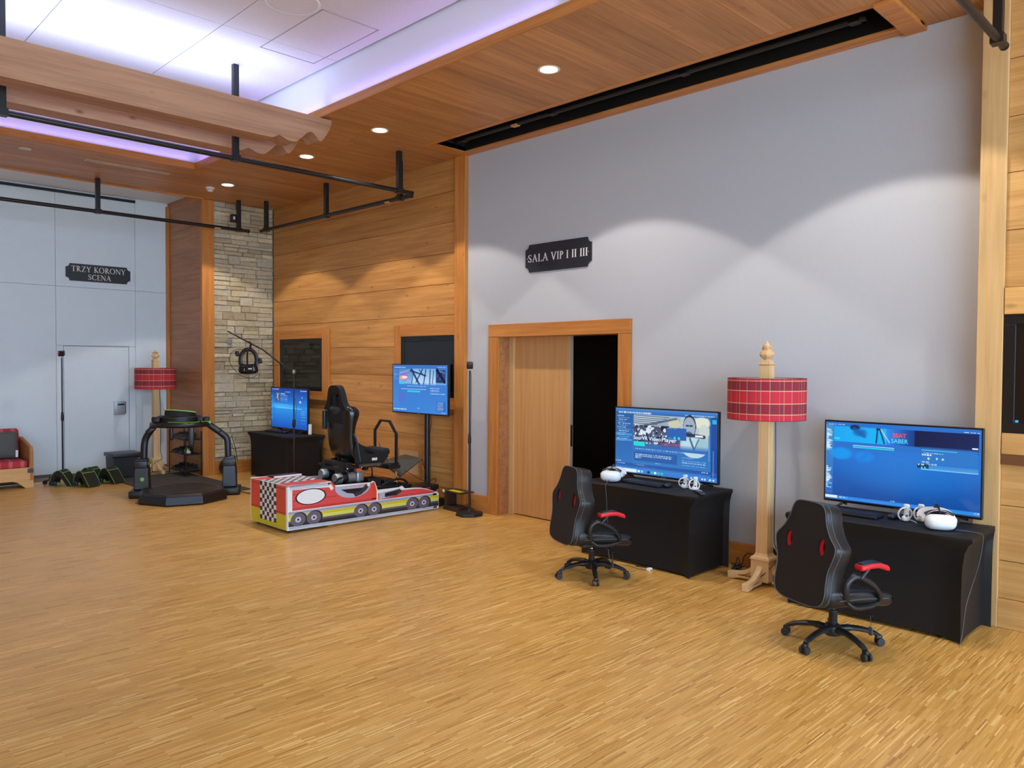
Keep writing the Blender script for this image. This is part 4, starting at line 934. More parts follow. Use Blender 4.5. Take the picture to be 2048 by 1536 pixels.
# ------------------------------------------------------------------ swivel chairs
M_pu = plain('black_leatherette', '1b1c1f', .38, spec=.5, bump=.06, bscale=260)
M_pumatte = plain('black_backing_cloth', '1d1a19', .62, spec=.35, bump=.05, bscale=300)
M_redpu = plain('red_mesh_insert', 'c81f2c', .5)
M_redarm = plain('red_arm_pad', 'd0202e', .38)
M_nylon = plain('black_nylon', '1c1e22', .38)
M_pipeseam = plain('grey_piping', '4e5257', .5)
M_wheel = plain('caster_grey', '2a2c31', .4)
def sm(pts, n=5): return [(p.x, p.y) for p in curve([(a, b, 0) for a, b in pts], n, closed=True)]
def make_chair(label):
    t = thing('swivel_chair', label, 'chair', (0, 0, 0), 0, 'black and red swivel chairs')
    # --- backrest, outline in x,z, leaning back a little
    half = [(.05, .538), (.105, .53), (.135, .50), (.155, .44), (.195, .375), (.247, .325), (.25, .285), (.232, .235), (.215, .185), (.212, .12), (.214, .06), (.196, .012), (.14, -.012), (.06, -.018)]
    half = [(x, z*1.14) for x, z in half]
    outl = sm([(x, z) for x, z in half]+[(-x, z) for x, z in half[::-1]], 3)
    hole = [[(s*.140+.030*math.cos(a)-s*.010*math.sin(a)*0, .352+.056*math.sin(a)+s*.0) for a in [2*PI*i/18 for i in range(18)]] for s in (-1, 1)]
    hole = [[(x, z) for x, z in h] for s, h in zip((-1, 1), hole)]
    tilt = Matrix.Rotation(R(-9), 4, 'X')
    BM = T(0, -.262, .328) @ tilt @ XZ            # local xy -> x z ; thickness towards -Y (rear)
    back = MB(); back.plate(outl, hole, -.06, .040, M=BM); bk = back.build('backrest', [M_pumatte], t, bevel=.016, seg=3, smooth=40)
    # front cushion layer (faces the desk) and rim band
    rim = [(x*1.012, z) for x, z in outl]
    def ringpts(k, off): return [tuple(BM @ Vector((x*k, z, off))) for x, z in outl]
    MB().loft([ringpts(1.004, .030), ringpts(1.028, .018), ringpts(1.035, -.045), ringpts(1.03, -.075), ringpts(.97, -.10)], caps=False).build('rim_band', M_pu, bk, smooth=60)
    MB().tube(ringpts(1.002, .0405), .0035, 6, closed=True).build('piping', M_pipeseam, bk, smooth=60)
    MB().tube(ringpts(1.03, -.0), .003, 6, closed=True).build('piping', M_pipeseam, bk, smooth=60)
    inner = [(x*.93, .01+z*.965) for x, z in outl]
    m = MB(); m.plate(inner, hole, -.105, -.06, M=BM); m.build('front_cushion', M_pu, bk, bevel=.012, smooth=40)
    for s in (-1, 1):
        h = [(s*.140+.034*math.cos(a), .352+.060*math.sin(a)) for a in [2*PI*i/18 for i in range(18)]]
        hi = [(s*.140+.012+.016*math.cos(a), .362+.040*math.sin(a)) for a in [2*PI*i/18 for i in range(18)]]
        MB().plate(h, [hi[::-1]], .012, .024, M=BM).build('red_insert', M_redpu, bk)
    # --- seat
    def fn(a, b, c, q): return (q.x*(1-.06*max(0, -b)), q.y, q.z+.030*abs(a)**3-.035*max(0, b)**2*(1 if c > 0 else .3)-.02*b)
    MB().rbox((0, .005, .345), (.49, .53, .11), .045, 4, fn=fn).build('seat', M_pu, t, smooth=60)
    for s in (-1, 1):
        MB().rbox((s*.20, .03, .385), (.085, .44, .05), .024, 3, fn=lambda a, b, c, q: (q.x, q.y, q.z-.02*max(0, b)**2-.02*b)).build('side_bolster', M_pu, t, smooth=60)
        m = MB(); m.plate([(s*.10, -.14), (s*.165, -.16), (s*.165, .02)][::s], (), 0, .006, M=T(0, 0, .397)); m.build('red_panel', M_redpu, t)
        MB().tube(curve([(s*.245, -.20, .372), (s*.247, 0, .365), (s*.245, .2, .347), (s*.2, .268, .334)], 5), .0035, 6).build('piping', M_pipeseam, t, smooth=60)
    # --- arms
    DZ = T(0, 0, -.085)
    for s in (-1, 1):
        P = curve([(s*.232, -.13, .44), (s*.25, -.155, .50), (s*.258, -.155, .565), (s*.266, -.10, .605), (s*.272, -.03, .585), (s*.270, .06, .53), (s*.262, .115, .465), (s*.235, .13, .42)], 5)
        ar = MB().tube(P, .015, 8, ry=.022, M=DZ).tube(curve([(s*.232, -.13, .44), (s*.245, -.08, .405), (s*.245, .04, .40), (s*.235, .13, .42)], 5), .015, 8, ry=.022, M=DZ).build('arm_bracket', M_nylon, t, smooth=60)
        MB().tube([(s*.272, -.07, .59), (s*.272, .0, .655)], .016, 8, ry=.024, M=DZ).build('arm_strut', M_nylon, ar, smooth=60)
        pf = lambda a, b, c, q: (q.x, q.y, q.z-.035*max(0, b)**2-.012*max(0, -b)**2)
        MB().rbox((s*.274, .03, .668), (.075, .235, .036), .017, 3, fn=pf, M=DZ).build('arm_pad', M_redarm, ar, smooth=60)
        MB().rbox((s*.274, .025, .680), (.060, .20, .028), .013, 3, fn=pf, M=DZ).build('arm_pad_top', M_nylon, ar, smooth=60)
    # --- mechanism, column, base
    MB().rbox((0, 0, .282), (.18, .26, .04), .012, 2).build('tilt_mechanism', M_nylon, t, smooth=40)
    MB().tube([(.06, .05, .272), (.20, .07, .262), (.25, .07, .252)], .006, 8).build('lever', M_nylon, t, smooth=40)
    MB().tube([(.235, .065, .252), (.238, .066, .20), (.24, .066, .18)], .0015, 5).box(.225, .252, .062, .068, .13, .18).build('swing_tag', M_pipeseam, t)
    MB().lathe([(.014, .22), (.014, .27)], 16).build('chrome_stem', M_chrome, t, smooth=40)
    MB().lathe([(.027, .10), (.027, .205), (.031, .215), (.030, .228), (.018, .232)], 18).build('column_sleeve', M_nylon, t, smooth=40)
    MB().lathe([(.05, .068), (.055, .085), (.05, .125), (.032, .14)], 20).build('hub', M_nylon, t, smooth=40)
    for k in range(5):
        A = Rz(2*PI*k/5)
        lg = MB().tube(curve([(.03, 0, .105), (.12, 0, .112), (.21, 0, .098), (.272, 0, .077), (.29, 0, .066)], 4), [.026]*4+[.023]*4+[.021]*4+[.018]*5, 8, ry=[.022]*4+[.018]*4+[.016]*4+[.013]*5, M=A, up=(0, 1, 0)).build('leg', M_nylon, t, smooth=50)
        cs = MB().rbox((.293, 0, .052), (.046, .03, .034), .012, 2, M=A).build('caster', M_nylon, lg, smooth=40)
        Wm = MB()
        for s in (-1, 1): Wm.lathe([(.008, -.008), (.024, -.008), (.026, -.004), (.026, .004), (.022, .008), (0, .008)], 16, M=A @ T(.30, s*.019, .026) @ Matrix.Rotation(PI/2, 4, 'X'))
        Wm.build('wheels', M_wheel, lg, smooth=40, kind='stuff')
    return t
ch = make_chair('black swivel chair with red armrests before the SourVR screen, further from the camera')
ch.location = (-4.17, 5.10, 0); ch.rotation_euler = (0, 0, R(-22))
for o in kids(ch):
    if o.name.startswith(('leg', 'hub')): o.rotation_euler = (0, 0, R(28+22))
ch2 = clone(ch, (-2.06, 4.97, 0), R(-22), 'black swivel chair with red armrests before the BEAT SABER screen, nearest the camera')
for o in kids(ch2):
    if o.name.startswith(('leg', 'hub')): o.rotation_euler = (0, 0, R(44+22))

# ------------------------------------------------------------------ plaid floor lamps
M_lampwood = wood('pale_lamp_wood', 'e2bf8e', 'd2a772', 'Z', rough=.5, knots=.08, var=.02, fine=1.4)
def plaid(name, k=1.0):
    m, t, b = newmat(name); N = t.nodes; L = t.links
    tc = N.new('ShaderNodeTexCoord'); sp = N.new('ShaderNodeSeparateXYZ'); L.new(tc.outputs['UV'], sp.inputs[0])
    def ramp(src, stops, mode='LINEAR'):
        r_ = N.new('ShaderNodeValToRGB'); r_.color_ramp.interpolation = mode; e = r_.color_ramp.elements
        while len(e) > 1: e.remove(e[0])
        e[0].position = stops[0][0]; e[0].color = stops[0][1]
        for p_, c_ in stops[1:]:
            x = e.new(p_); x.color = c_
        L.new(src, r_.inputs[0]); return r_.outputs[0]
    G = lambda v: (v, v, v, 1)
    fr = N.new('ShaderNodeMath'); fr.operation = 'FRACT'; ml = N.new('ShaderNodeMath'); ml.operation = 'MULTIPLY'; ml.inputs[1].default_value = 7.0*k
    L.new(sp.outputs[0], ml.inputs[0]); L.new(ml.outputs[0], fr.inputs[0])
    darkU = ramp(fr.outputs[0], [(0, G(0)), (.10, G(0)), (.13, G(.75)), (.22, G(.75)), (.25, G(.15)), (.55, G(.15)), (.58, G(.8)), (.64, G(.8)), (.67, G(0)), (1, G(0))])
    lineU = ramp(fr.outputs[0], [(0, G(0)), (.085, G(0)), (.09, G(.8)), (.105, G(.8)), (.11, G(0)), (.5, G(0)), (.505, G(.5)), (.512, G(.5)), (.517, G(0)), (.70, G(0)), (.705, G(.7)), (.722, G(.7)), (.727, G(0)), (1, G(0))])
    V = sp.outputs[1]
    darkV = ramp(V, [(0, G(0)), (.155, G(0)), (.17, G(.85)), (.39, G(.85)), (.405, G(0)), (.71, G(0)), (.725, G(.85)), (.93, G(.85)), (.945, G(0)), (1, G(0))])
    lineV = ramp(V, [(0, G(0)), (.14, G(0)), (.143, G(.9)), (.156, G(.9)), (.16, G(0)), (.40, G(0)), (.403, G(.9)), (.416, G(.9)), (.42, G(0)), (.70, G(0)), (.703, G(.9)), (.718, G(.9)), (.722, G(0)), (.94, G(0)), (.943, G(.8)), (.956, G(.8)), (.96, G(0)), (1, G(0))])
    red = lin4('c8303f'); 
    def mix(a, bcol, f, amt):
        x = N.new('ShaderNodeMix'); x.data_type = 'RGBA'; mu = N.new('ShaderNodeMath'); mu.operation = 'MULTIPLY'; mu.inputs[1].default_value = amt
        L.new(f, mu.inputs[0]); L.new(mu.outputs[0], x.inputs['Factor'])
        if isinstance(a, tuple): x.inputs['A'].default_value = a
        else: L.new(a, x.inputs['A'])
        x.inputs['B'].default_value = bcol; return x.outputs['Result']
    c = mix(red, lin4('6a2436'), darkV, .75); 
    dm = N.new('ShaderNodeMath'); dm.operation = 'MULTIPLY_ADD'; L.new(darkV, dm.inputs[0]); dm.inputs[1].default_value = .55; dm.inputs[2].default_value = .28
    dd = N.new('ShaderNodeMath'); dd.operation = 'MULTIPLY'; L.new(dm.outputs[0], dd.inputs[0]); L.new(darkU, dd.inputs[1])
    c = mix(c, lin4('4a4450'), dd.outputs[0], .8); c = mix(c, lin4('d8b98a'), lineU, .75); c = mix(c, lin4('e6c79a'), lineV, .8)
    L.new(c, b.inputs['Base Color']); b.inputs['Roughness'].default_value = .75; b.inputs['Specular IOR Level'].default_value = .25
    return m
M_plaid = plaid('red_plaid_cloth')
def make_lamp(label):
    t = thing('floor_lamp', label, 'lamp', (0, 0, 0), 0, 'tall plaid floor lamps')
    h = .043; sq = lambda r_, z: [(-r_, -r_, z), (r_, -r_, z), (r_, r_, z), (-r_, r_, z)]
    MB().loft([sq(.056, .24), sq(.052, .27), sq(.048, .6), sq(.046, 1.2), sq(.045, 1.80)]).build('post', M_lampwood, t, bevel=.004)
    MB().loft([sq(.074, .035), sq(.078, .05), sq(.078, .205), sq(.086, .215), sq(.078, .232), sq(.060, .245), sq(.054, .262)]).build('foot_block', M_lampwood, t, bevel=.003)
    for k in range(4):
        A = Rz(k*PI/2); P = []
        top = curve([(.078, 0, .165), (.11, 0, .125), (.17, 0, .085), (.24, 0, .068), (.318, 0, .062)], 4)
        hole = [(.084, .105), (.12, .072), (.18, .048), (.225, .041), (.225, .036), (.084, .036)]
        outer = [(p.x, p.z) for p in top]+[(.318, .003), (.27, .003), (.22, .016), (.15, .02), (.078, .022)]
        m = MB(); m.plate(outer[::-1], [hole], -.024, .024, M=A @ XZ); m.build('brace', M_lampwood, t, bevel=.003)
    m = MB(); m.loft([sq(.0455, 1.80), sq(.050, 1.806), sq(.050, 1.816), sq(.040, 1.822), sq(.044, 1.83), sq(.034, 1.838)]); m.build('cap', M_lampwood, t, bevel=.002)
    fin = MB(); fin.lathe([(.03, 1.836), (.024, 1.845), (.03, 1.853), (.052, 1.868), (.060, 1.885), (.055, 1.905), (.038, 1.918), (.034, 1.93), (.04, 1.945), (.034, 1.94), (.01, 1.93)], 8, rot=PI/8)
    for k in range(4):
        A = Rz(k*PI/2+PI/4*0); fin.loft([[(.030, -.022, 1.925), (.036, 0, 1.925), (.030, .022, 1.925), (.022, 0, 1.925)], [(.044, -.016, 1.945), (.050, 0, 1.944), (.044, .016, 1.945), (.038, 0, 1.948)], [(.066, -.002, 1.962), (.068, 0, 1.962), (.066, .002, 1.962), (.065, 0, 1.963)]], M=A)
    fin.lathe([(.012, 1.93), (.024, 1.945), (.026, 1.958), (.016, 1.975), (.004, 1.992), (0, 1.998)], 8, cap=False, rot=PI/8)
    fin.build('finial', M_lampwood, t)
    # shade with uv for the plaid
    r_, z0, z1, n = .308, 1.362, 1.692, 64
    me = bpy.data.meshes.new('lamp_shade'); vs = []; fs = []
    for i in range(n+1):
        a = 2*PI*i/n; vs += [(r_*math.cos(a), r_*math.sin(a), z0), (r_*math.cos(a), r_*math.sin(a), z1)]
    for i in range(n): fs.append((2*i, 2*i+2, 2*i+3, 2*i+1))
    me.from_pydata(vs, [], fs); uv = me.uv_layers.new(name='UVMap')
    for i in range(n):
        for j, (a, b_) in enumerate(((i, 0), (i+1, 0), (i+1, 1), (i, 1))): uv.data[4*i+j].uv = (a/n*1.55, b_)
    me.materials.append(M_plaid); me.polygons.foreach_set('use_smooth', [True]*n)
    so = bpy.data.objects.new('lamp_shade', me); COL.objects.link(so); so.parent = t
    MB().lathe([(r_-.004, z0), (r_-.004, z1)][::-1], n, cap=False).build('shade_lining', plain('shade_lining', 'f2f0ea', .8), so, smooth=60)
    m = MB()
    for z in (z0, z1): m.tube([((r_-.002)*math.cos(2*PI*i/n), (r_-.002)*math.sin(2*PI*i/n), z) for i in range(n)], .0035, 6, closed=True)
    m.build('shade_edge', plain('shade_edge', '7d2230', .7), so, smooth=60)
    MB().tube([(-.305, 0, 1.655), (.305, 0, 1.655)], .004, 6).tube([(0, -.305, 1.655), (0, .305, 1.655)], .004, 6).build('shade_carrier', M_steel, so)
    for s in (-1, 1): MB().lathe([(.012, 0), (.03, .035), (.028, .07), (.012, .09), (0, .092)], 14, cap=False, c=(s*.11, 0, 1.52)).lathe([(.016, -.06), (.016, 0)], 12, c=(s*.11, 0, 1.52)).build('bulb', plain('opal_bulb', 'f4f2ee', .3), t, smooth=50)
    MB().tube(curve([(.058, .045, 1.4), (.062, .05, 1.0), (.058, .05, .6), (.062, .05, .34), (.10, .06, .24), (.085, -.06, .16), (-.02, -.088, .05), (-.10, -.12, .006)], 5), .0035, 6).build('cord', M_black, t, smooth=60)
    return t
lm = make_lamp('tall pale wood floor lamp with red plaid shade between the two right tables')
lm.location = (-3.03, 5.93, 0)
clone(lm, (-12.97, 4.74, 0), 0, 'tall pale wood floor lamp with red plaid shade in the far corner by the partition')

# ------------------------------------------------------------------ cables and small things by the long wall
M_cable = plain('black_cable', '17171a', .5); M_cablew = plain('grey_cable', '5d6165', .5)
rg = random.Random(9)
def tangle(label, c, r_, h, n, mats, seed):
    rg = random.Random(seed); t = thing('cable_tangle', label, 'cables', c)
    for k in range(n):
        if k == 0: MB().tube(curve([(-.02, .11, .004), (.0, .13, .11), (.05, .135, .145), (.09, .13, .11), (.10, .08, .02)], 6), .004, 6).build('cable', mats[0], t, smooth=60)
        P = [(rg.gauss(0, r_*.5), rg.gauss(0, r_*.5), abs(rg.gauss(0, h*.5))+.006) for _ in range(6)]
        MB().tube(curve(P, 6), .0042, 6).build('cable', mats[k % len(mats)], t, smooth=60)
    return t
tangle('heap of black and grey cables on the floor between left table and lamp', (-3.385, 6.13, 0), .06, .07, 9, [M_cable, M_cable, M_cablew], 4)
t = thing('cable_bag', 'dark pouch of cables leaning on the baseboard behind the plaid lamp', 'bag', (-3.165, 6.255, 0))
MB().rbox((0, 0, .10), (.20, .11, .20), .05, 4, fn=lambda a, b, c, q: (q.x*(1-.25*max(0, c)), q.y*(1-.4*max(0, c))+.03*c, q.z)).build('pouch', plain('pouch_black', '16171a', .6), t, smooth=60)
MB().tube(curve([(-.05, .02, .19), (-.07, -.0, .25), (0, -.02, .265), (.06, 0, .22), (.04, .01, .19)], 5), .008, 6).build('strap', M_cable, t, smooth=60)
tag(MB().tube(curve([(-4.42, 5.66, .74), (-4.41, 5.60, .712), (-4.405, 5.578, .69), (-4.41, 5.60, .55), (-4.39, 5.60, .3), (-4.385, 5.60, .1), (-4.30, 5.56, .006), (-4.15, 5.585, .006), (-4.0, 5.56, .006), (-3.9, 5.60, .006)], 6), .0025, 6).build('headset_cable', M_cablew, smooth=60), 'thin grey cable hanging from the left headset down the black table front', 'cable')
tag(MB().tube(curve([(-1.56, 5.70, .715), (-1.46, 5.72, .712), (-1.408, 5.74, .69), (-1.43, 5.74, .5), (-1.475, 5.66, .25), (-1.47, 5.56, .08), (-1.47, 5.50, .006)], 6), .002, 6).build('headset_cable', M_cablew, smooth=60), 'thin cable running from the right headset down the table side by the pale post', 'cable')
t = thing('floor_adapter', 'small white adapter tip poking out under the left table front', 'adapter', (-3.93, 5.60, 0))
MB().rbox((0, 0, .012), (.035, .05, .024), .006, 2).build('body', M_hw, t, smooth=40); MB().tube(curve([(0, .02, .01), (-.08, .05, .006), (-.16, .02, .006)], 4), .004, 6).build('lead', M_cable, t, smooth=40)
# ------------------------------------------------------------------ motion racing simulator with printed car body
SIM = thing('racing_simulator', 'motion racing simulator with black bucket seat on a low printed red car body', 'simulator', (-7.81, 5.0, 0))
M_wprint = plain('white_board', 'eceef0', .4); M_pred = plain('print_red', 'dc4f50', .4); M_pred2 = plain('print_red_dark', 'c63f3a', .4); M_porange = plain('print_orange_red', 'dd4a34', .4)
M_pyel = plain('print_yellow', 'd6c91f', .4); M_pyel2 = plain('print_pale_yellow', 'd9dd6e', .4); M_psil = plain('print_silver', 'aeb6cc', .4); M_psil2 = plain('print_blue_grey', '7f8aa6', .4)
M_pblk = plain('print_black', '17161a', .4); M_pgry = plain('print_grey', '68626f', .4); M_pgry2 = plain('print_dark_grey', '3a3440', .4); M_phub = plain('print_hub', 'c5c8dc', .4); M_pmar = plain('print_maroon', '6b1a1a', .4)
PM = [M_wprint, M_pred, M_pred2, M_pyel2, M_psil, M_psil2, M_pblk, M_pgry, M_pgry2, M_phub, M_porange, M_pyel, M_pmar, M_pyel]
WH, RD, RD2, PY, SI, SB, BK, GY, DG, HB, OR, YL, MR = range(13)
XP = -7.40
# near side panel: outline in (y, z)
outp = [(4.035, .03), (6.075, .012), (6.075, .195), (6.06, .215), (6.0, .235), (5.90, .268), (5.80, .296), (5.70, .306), (5.56, .312), (5.545, .325), (5.525, .345), (5.505, .345), (5.485, .335), (5.17, .337), (5.155, .38), (5.135, .43), (5.115, .446), (5.10, .446), (5.085, .435), (4.60, .452), (4.585, .47), (4.565, .49), (4.54, .495), (4.035, .505)]
pn = MB(); pn.plate(outp, (), -.012, 0, M=T(XP, 0, 0) @ YZ); side = pn.build('side_panel', M_wprint, SIM, world=True)
g = MB(); lay = [0]
def ink(poly, col, lv, holes=()):
    A = sum(poly[i][0]*poly[(i+1) % len(poly)][1]-poly[(i+1) % len(poly)][0]*poly[i][1] for i in range(len(poly)))
    g.plate(poly if A > 0 else poly[::-1], holes, .0002, .0004+.0004*lv, m=col, M=T(XP, 0, 0) @ YZ)
def slab(y0, y1, za0, za1, zb0, zb1, col, lv): ink([(y0, za0), (y1, zb0), (y1, zb1), (y0, za1)], col, lv)
ink([(4.09, .235), (5.155, .222), (5.15, .36), (5.12, .425), (4.62, .432), (4.59, .42), (4.56, .40), (4.53, .44), (4.09, .455)], RD, 1)
slab(4.09, 5.15, .238, .262, .225, .25, RD2, 2); slab(4.09, 4.62, .33, .345, .325, .338, RD2, 2); slab(4.09, 4.5, .40, .41, .40, .408, RD2, 2)
ink([(4.52, .475), (4.56, .47), (4.59, .425), (4.62, .425), (4.60, .46), (4.57, .485), (4.54, .49)], OR, 2); ink([(5.09, .43), (5.115, .438), (5.13, .425), (5.155, .34), (5.155, .24), (5.085, .24)], OR, 2)
slab(4.06, 4.53, .462, .472, .458, .468, SI, 2); slab(4.06, 4.53, .480, .488, .476, .484, SB, 2)
ink([(5.175, .222), (6.0, .214), (6.03, .225), (5.93, .252), (5.82, .283), (5.70, .294), (5.56, .298), (5.50, .30), (5.175, .298)], RD, 1)
slab(5.19, 5.97, .222, .240, .214, .228, RD2, 2)
ink([(4.045, .196), (6.05, .176), (6.05, .205), (4.045, .228)], SI, 3); ink([(4.045, .206), (6.0, .186), (6.0, .192), (4.045, .213)], SB, 4)
ink(circ(6.01, .193, .034, .013), BK, 5)
# lower body: yellow band, dark sill, striped skirt
ink([(4.045, .12), (6.07, .105), (6.07, .176), (4.045, .194)], PY, 1); ink([(4.045, .166), (6.07, .15), (6.07, .176), (4.045, .194)], YL, 2)
ink([(4.045, .07), (6.07, .045), (6.07, .108), (4.045, .128)], GY, 2); ink([(4.045, .07), (6.07, .045), (6.07, .088), (4.045, .108)], DG, 3); ink([(4.045, .07), (6.07, .045), (6.07, .06), (4.045, .086)], BK, 4)
for a, c in ((.034, SI), (.048, SB), (.06, SI)): ink([(4.05, a), (6.0, a-.016), (6.0, a-.010), (4.05, a+.007)], c, 5)
ink(circ(6.02, .032, .032, .011), BK, 5)
for y, z_ in ((4.157, .135), (4.345, .133), (4.938, .128), (5.121, .124), (5.665, .118), (5.842, .114)):
    ink(circ(y+.012, z_+.004, .094, .074, 28), BK, 6); ink(circ(y, z_, .088, .070, 28), GY, 7); ink(circ(y, z_, .034, .029, 20), HB, 8); ink(circ(y, z_, .014, .012, 14), BK, 9)
ink(circ(4.31, .363, .185, .088, 36), BK, 4); ink(circ(4.31, .363, .168, .078, 36), WH, 5)
# lamps printed on the side
hp = [(4.61, .43), (5.07, .418)]+[(4.84+.235*math.cos(a), .418+.128*math.sin(a)) for a in [-PI*i/14 for i in range(1, 14)]]
ink(hp, SI, 4); ink([(5.07, .42), (5.02, .36), (4.95, .315), (4.87, .295), (4.84, .335), (4.95, .37), (5.0, .418)], DG, 5)
ink([(4.68, .395), (4.98, .388), (4.92, .345), (4.84, .335), (4.76, .35)], BK, 6); ink(circ(5.045, .412, .02, .018), WH, 7)
ink([(5.19, .30), (5.53, .325), (5.52, .29), (5.46, .25), (5.32, .235), (5.19, .225)], SI, 4); ink([(5.27, .29), (5.53, .322), (5.51, .28), (5.44, .245), (5.27, .245)], DG, 5); ink([(5.27, .285), (5.46, .295), (5.42, .262), (5.27, .25)], BK, 6); ink(circ(5.508, .318, .02, .018), WH, 7)
ink(circ(4.53, .477, .012, .011), BK, 4)
gr = g.build('printed_graphics', PM, side, world=True)
# far side panel (its inner face shows) and front box
far = [(y, z_ if z_ < .1 else z_) for y, z_ in outp]
m = MB(); m.plate(far, (), -.012, 0, M=T(-8.22, 0, 0) @ YZ); m.build('side_panel', M_wprint, SIM, world=True)
fb = MB().box(-8.22, XP-.012, 4.035, 4.045, .03, .498).build('front_panel', M_wprint, SIM, world=True)
g = MB()
def fr_(x0, x1, z0, z1, c, lv): g.box(x0, x1, 4.0346-.0004*lv, 4.0349, z0, z1, c)
fr_(-8.215, -7.435, .19, .49, OR, 0); fr_(-8.215, -7.435, .032, .19, YL, 0); fr_(-8.215, -7.435, .205, .212, MR, 1); fr_(-8.215, -7.435, .462, .468, MR, 1)
n = 0
cw = .3633/7; chh = .414/9
for r_ in range(9):
    for c in range(7):
        fr_(-8.005+c*cw, -8.005+(c+1)*cw, .082+r_*chh, .082+(r_+1)*chh, BK if (r_+c) % 2 == 0 else WH, 2)
g.build('printed_graphics', PM, fb, world=True)
tp = MB().box(-8.22, XP-.0, 4.035, 4.56, .492, .50).build('top_panel', M_wprint, SIM, world=True)
g = MB(); g.box(-8.21, -7.42, 4.045, 4.555, .5002, .5004, RD)
for r_ in range(10):
    for c in range(7):
        g.box(-8.005+c*cw, -8.005+(c+1)*cw, 4.045+r_*.051, 4.045+(r_+1)*.051, .5004, .5009, BK if (r_+c) % 2 else WH)
g.build('printed_graphics', PM, tp, world=True)
MB().box(-8.20, -8.05, 4.22, 4.56, .506, .516).build('dark_plate', M_pblk, SIM, world=True)
MB().box(-8.05, -8.035, 4.22, 4.56, .502, .518).build('plate_edge', M_wprint, SIM, world=True)
MB().box(-8.208, XP-.012, 4.55, 4.56, .05, .49).build('inner_panel', M_wprint, SIM, world=True)
for x in (-8.15, -7.47):
    for y in (4.10, 5.95): MB().lathe([(.02, 0), (.022, .03), (.012, .032)], 12, c=(x, y, 0)).build('foot', M_black, SIM, world=True)
# steel chassis
M_frame = plain('black_steel', '131316', .4); M_alu = plain('motor_aluminium', '9ea3a8', .35, metal=.7); M_orange = plain('orange_plug', 'd4653a', .5)
CX = -7.81
f = MB()
for s in (-1, 1):
    f.box(CX+s*.26-.03, CX+s*.26+.03, 4.62, 6.12, .06, .14)
for y in (4.66, 5.2, 5.75, 6.09): f.box(CX-.34, CX+.34, y-.03, y+.03, .10, .17)
f.build('chassis', M_frame, SIM, world=True, bevel=.004)
f = MB(); f.box(CX-.30, CX+.33, 5.80, 6.10, .17, .26).box(CX+.10, CX+.36, 5.60, 6.12, .24, .30); f.build('electronics_box', M_frame, SIM, world=True, bevel=.006)
f = MB(); f.box(CX-.05, CX+.34, 5.60, 5.66, .30, .36).tube(curve([(CX+.30, 5.3, .36), (CX+.30, 5.45, .41), (CX+.30, 5.62, .40), (CX+.30, 5.72, .3)], 4), .014, 8).tube(curve([(CX+.28, 4.60, .38), (CX+.29, 4.68, .47), (CX+.24, 4.82, .50), (CX+.20, 4.95, .47)], 4), .014, 8).tube([(CX+.32, 4.62, .36), (CX+.32, 5.72, .33)], .018, 8); f.build('frame_tubes', M_frame, SIM, world=True, smooth=40)
for (x, y, z_, L_) in ((CX+.20, 4.86, .485, .26), (CX-.16, 4.90, .50, .26)):
    mt = MB().lathe([(.0, 0), (.055, .0), (.06, .01), (.06, L_*.35), (.052, L_*.37), (.052, L_*.52), (.06, L_*.54), (.06, L_*.95), (.03, L_), (0, L_)], 20, cap=False, M=T(x, y-L_/2, z_) @ Matrix.Rotation(-PI/2, 4, 'X')).build('motor', M_alu, SIM, world=True, smooth=40)
    MB().lathe([(.062, L_*.30), (.064, L_*.33), (.064, L_*.55), (.062, L_*.58)], 20, cap=False, M=T(x, y-L_/2, z_) @ Matrix.Rotation(-PI/2, 4, 'X')).build('motor_band', M_frame, mt, world=True, smooth=40)
    mt2 = MB().rbox((x+.02, y+.17, z_+.0), (.12, .10, .12), .025, 3).build('gearbox', M_alu, SIM, world=True, smooth=40)
    MB().box(x-.0, x+.05, y+.13, y+.20, z_+.062, z_+.10).build('connector', M_orange, mt2, world=True)
f = MB(); f.box(CX+.12, CX+.28, 4.74, 4.98, .17, .425).box(CX-.24, CX-.08, 4.78, 5.0, .17, .44).box(CX-.10, CX+.10, 5.02, 5.2, .26, .40).box(CX-.07, CX+.07, 5.04, 5.18, .40, .56); f.box(CX+.12, CX+.30, 5.12, 5.30, .36, .46).box(CX-.25, CX+.25, 5.0, 5.06, .36, .42).box(CX+.05, CX+.28, 5.36, 5.50, .34, .42)
f.build('drive_housing', M_frame, SIM, world=True, bevel=.008)
f = MB().box(CX+.10, CX+.26, 5.42, 5.56, .375, .40).build('controller_board', M_alu, SIM, world=True, bevel=.003)
f = MB()
for i in range(6): f.tube(curve([(CX-.2+.1*i, 4.7+.05*i, .38), (CX-.1+.08*i, 4.95, .50-.02*i), (CX+.1+.03*i, 5.2, .42+.01*i), (CX+.0+.05*i, 5.55, .32)], 5), .006, 6)
f.build('wiring', M_frame, SIM, world=True, smooth=40, kind='stuff')
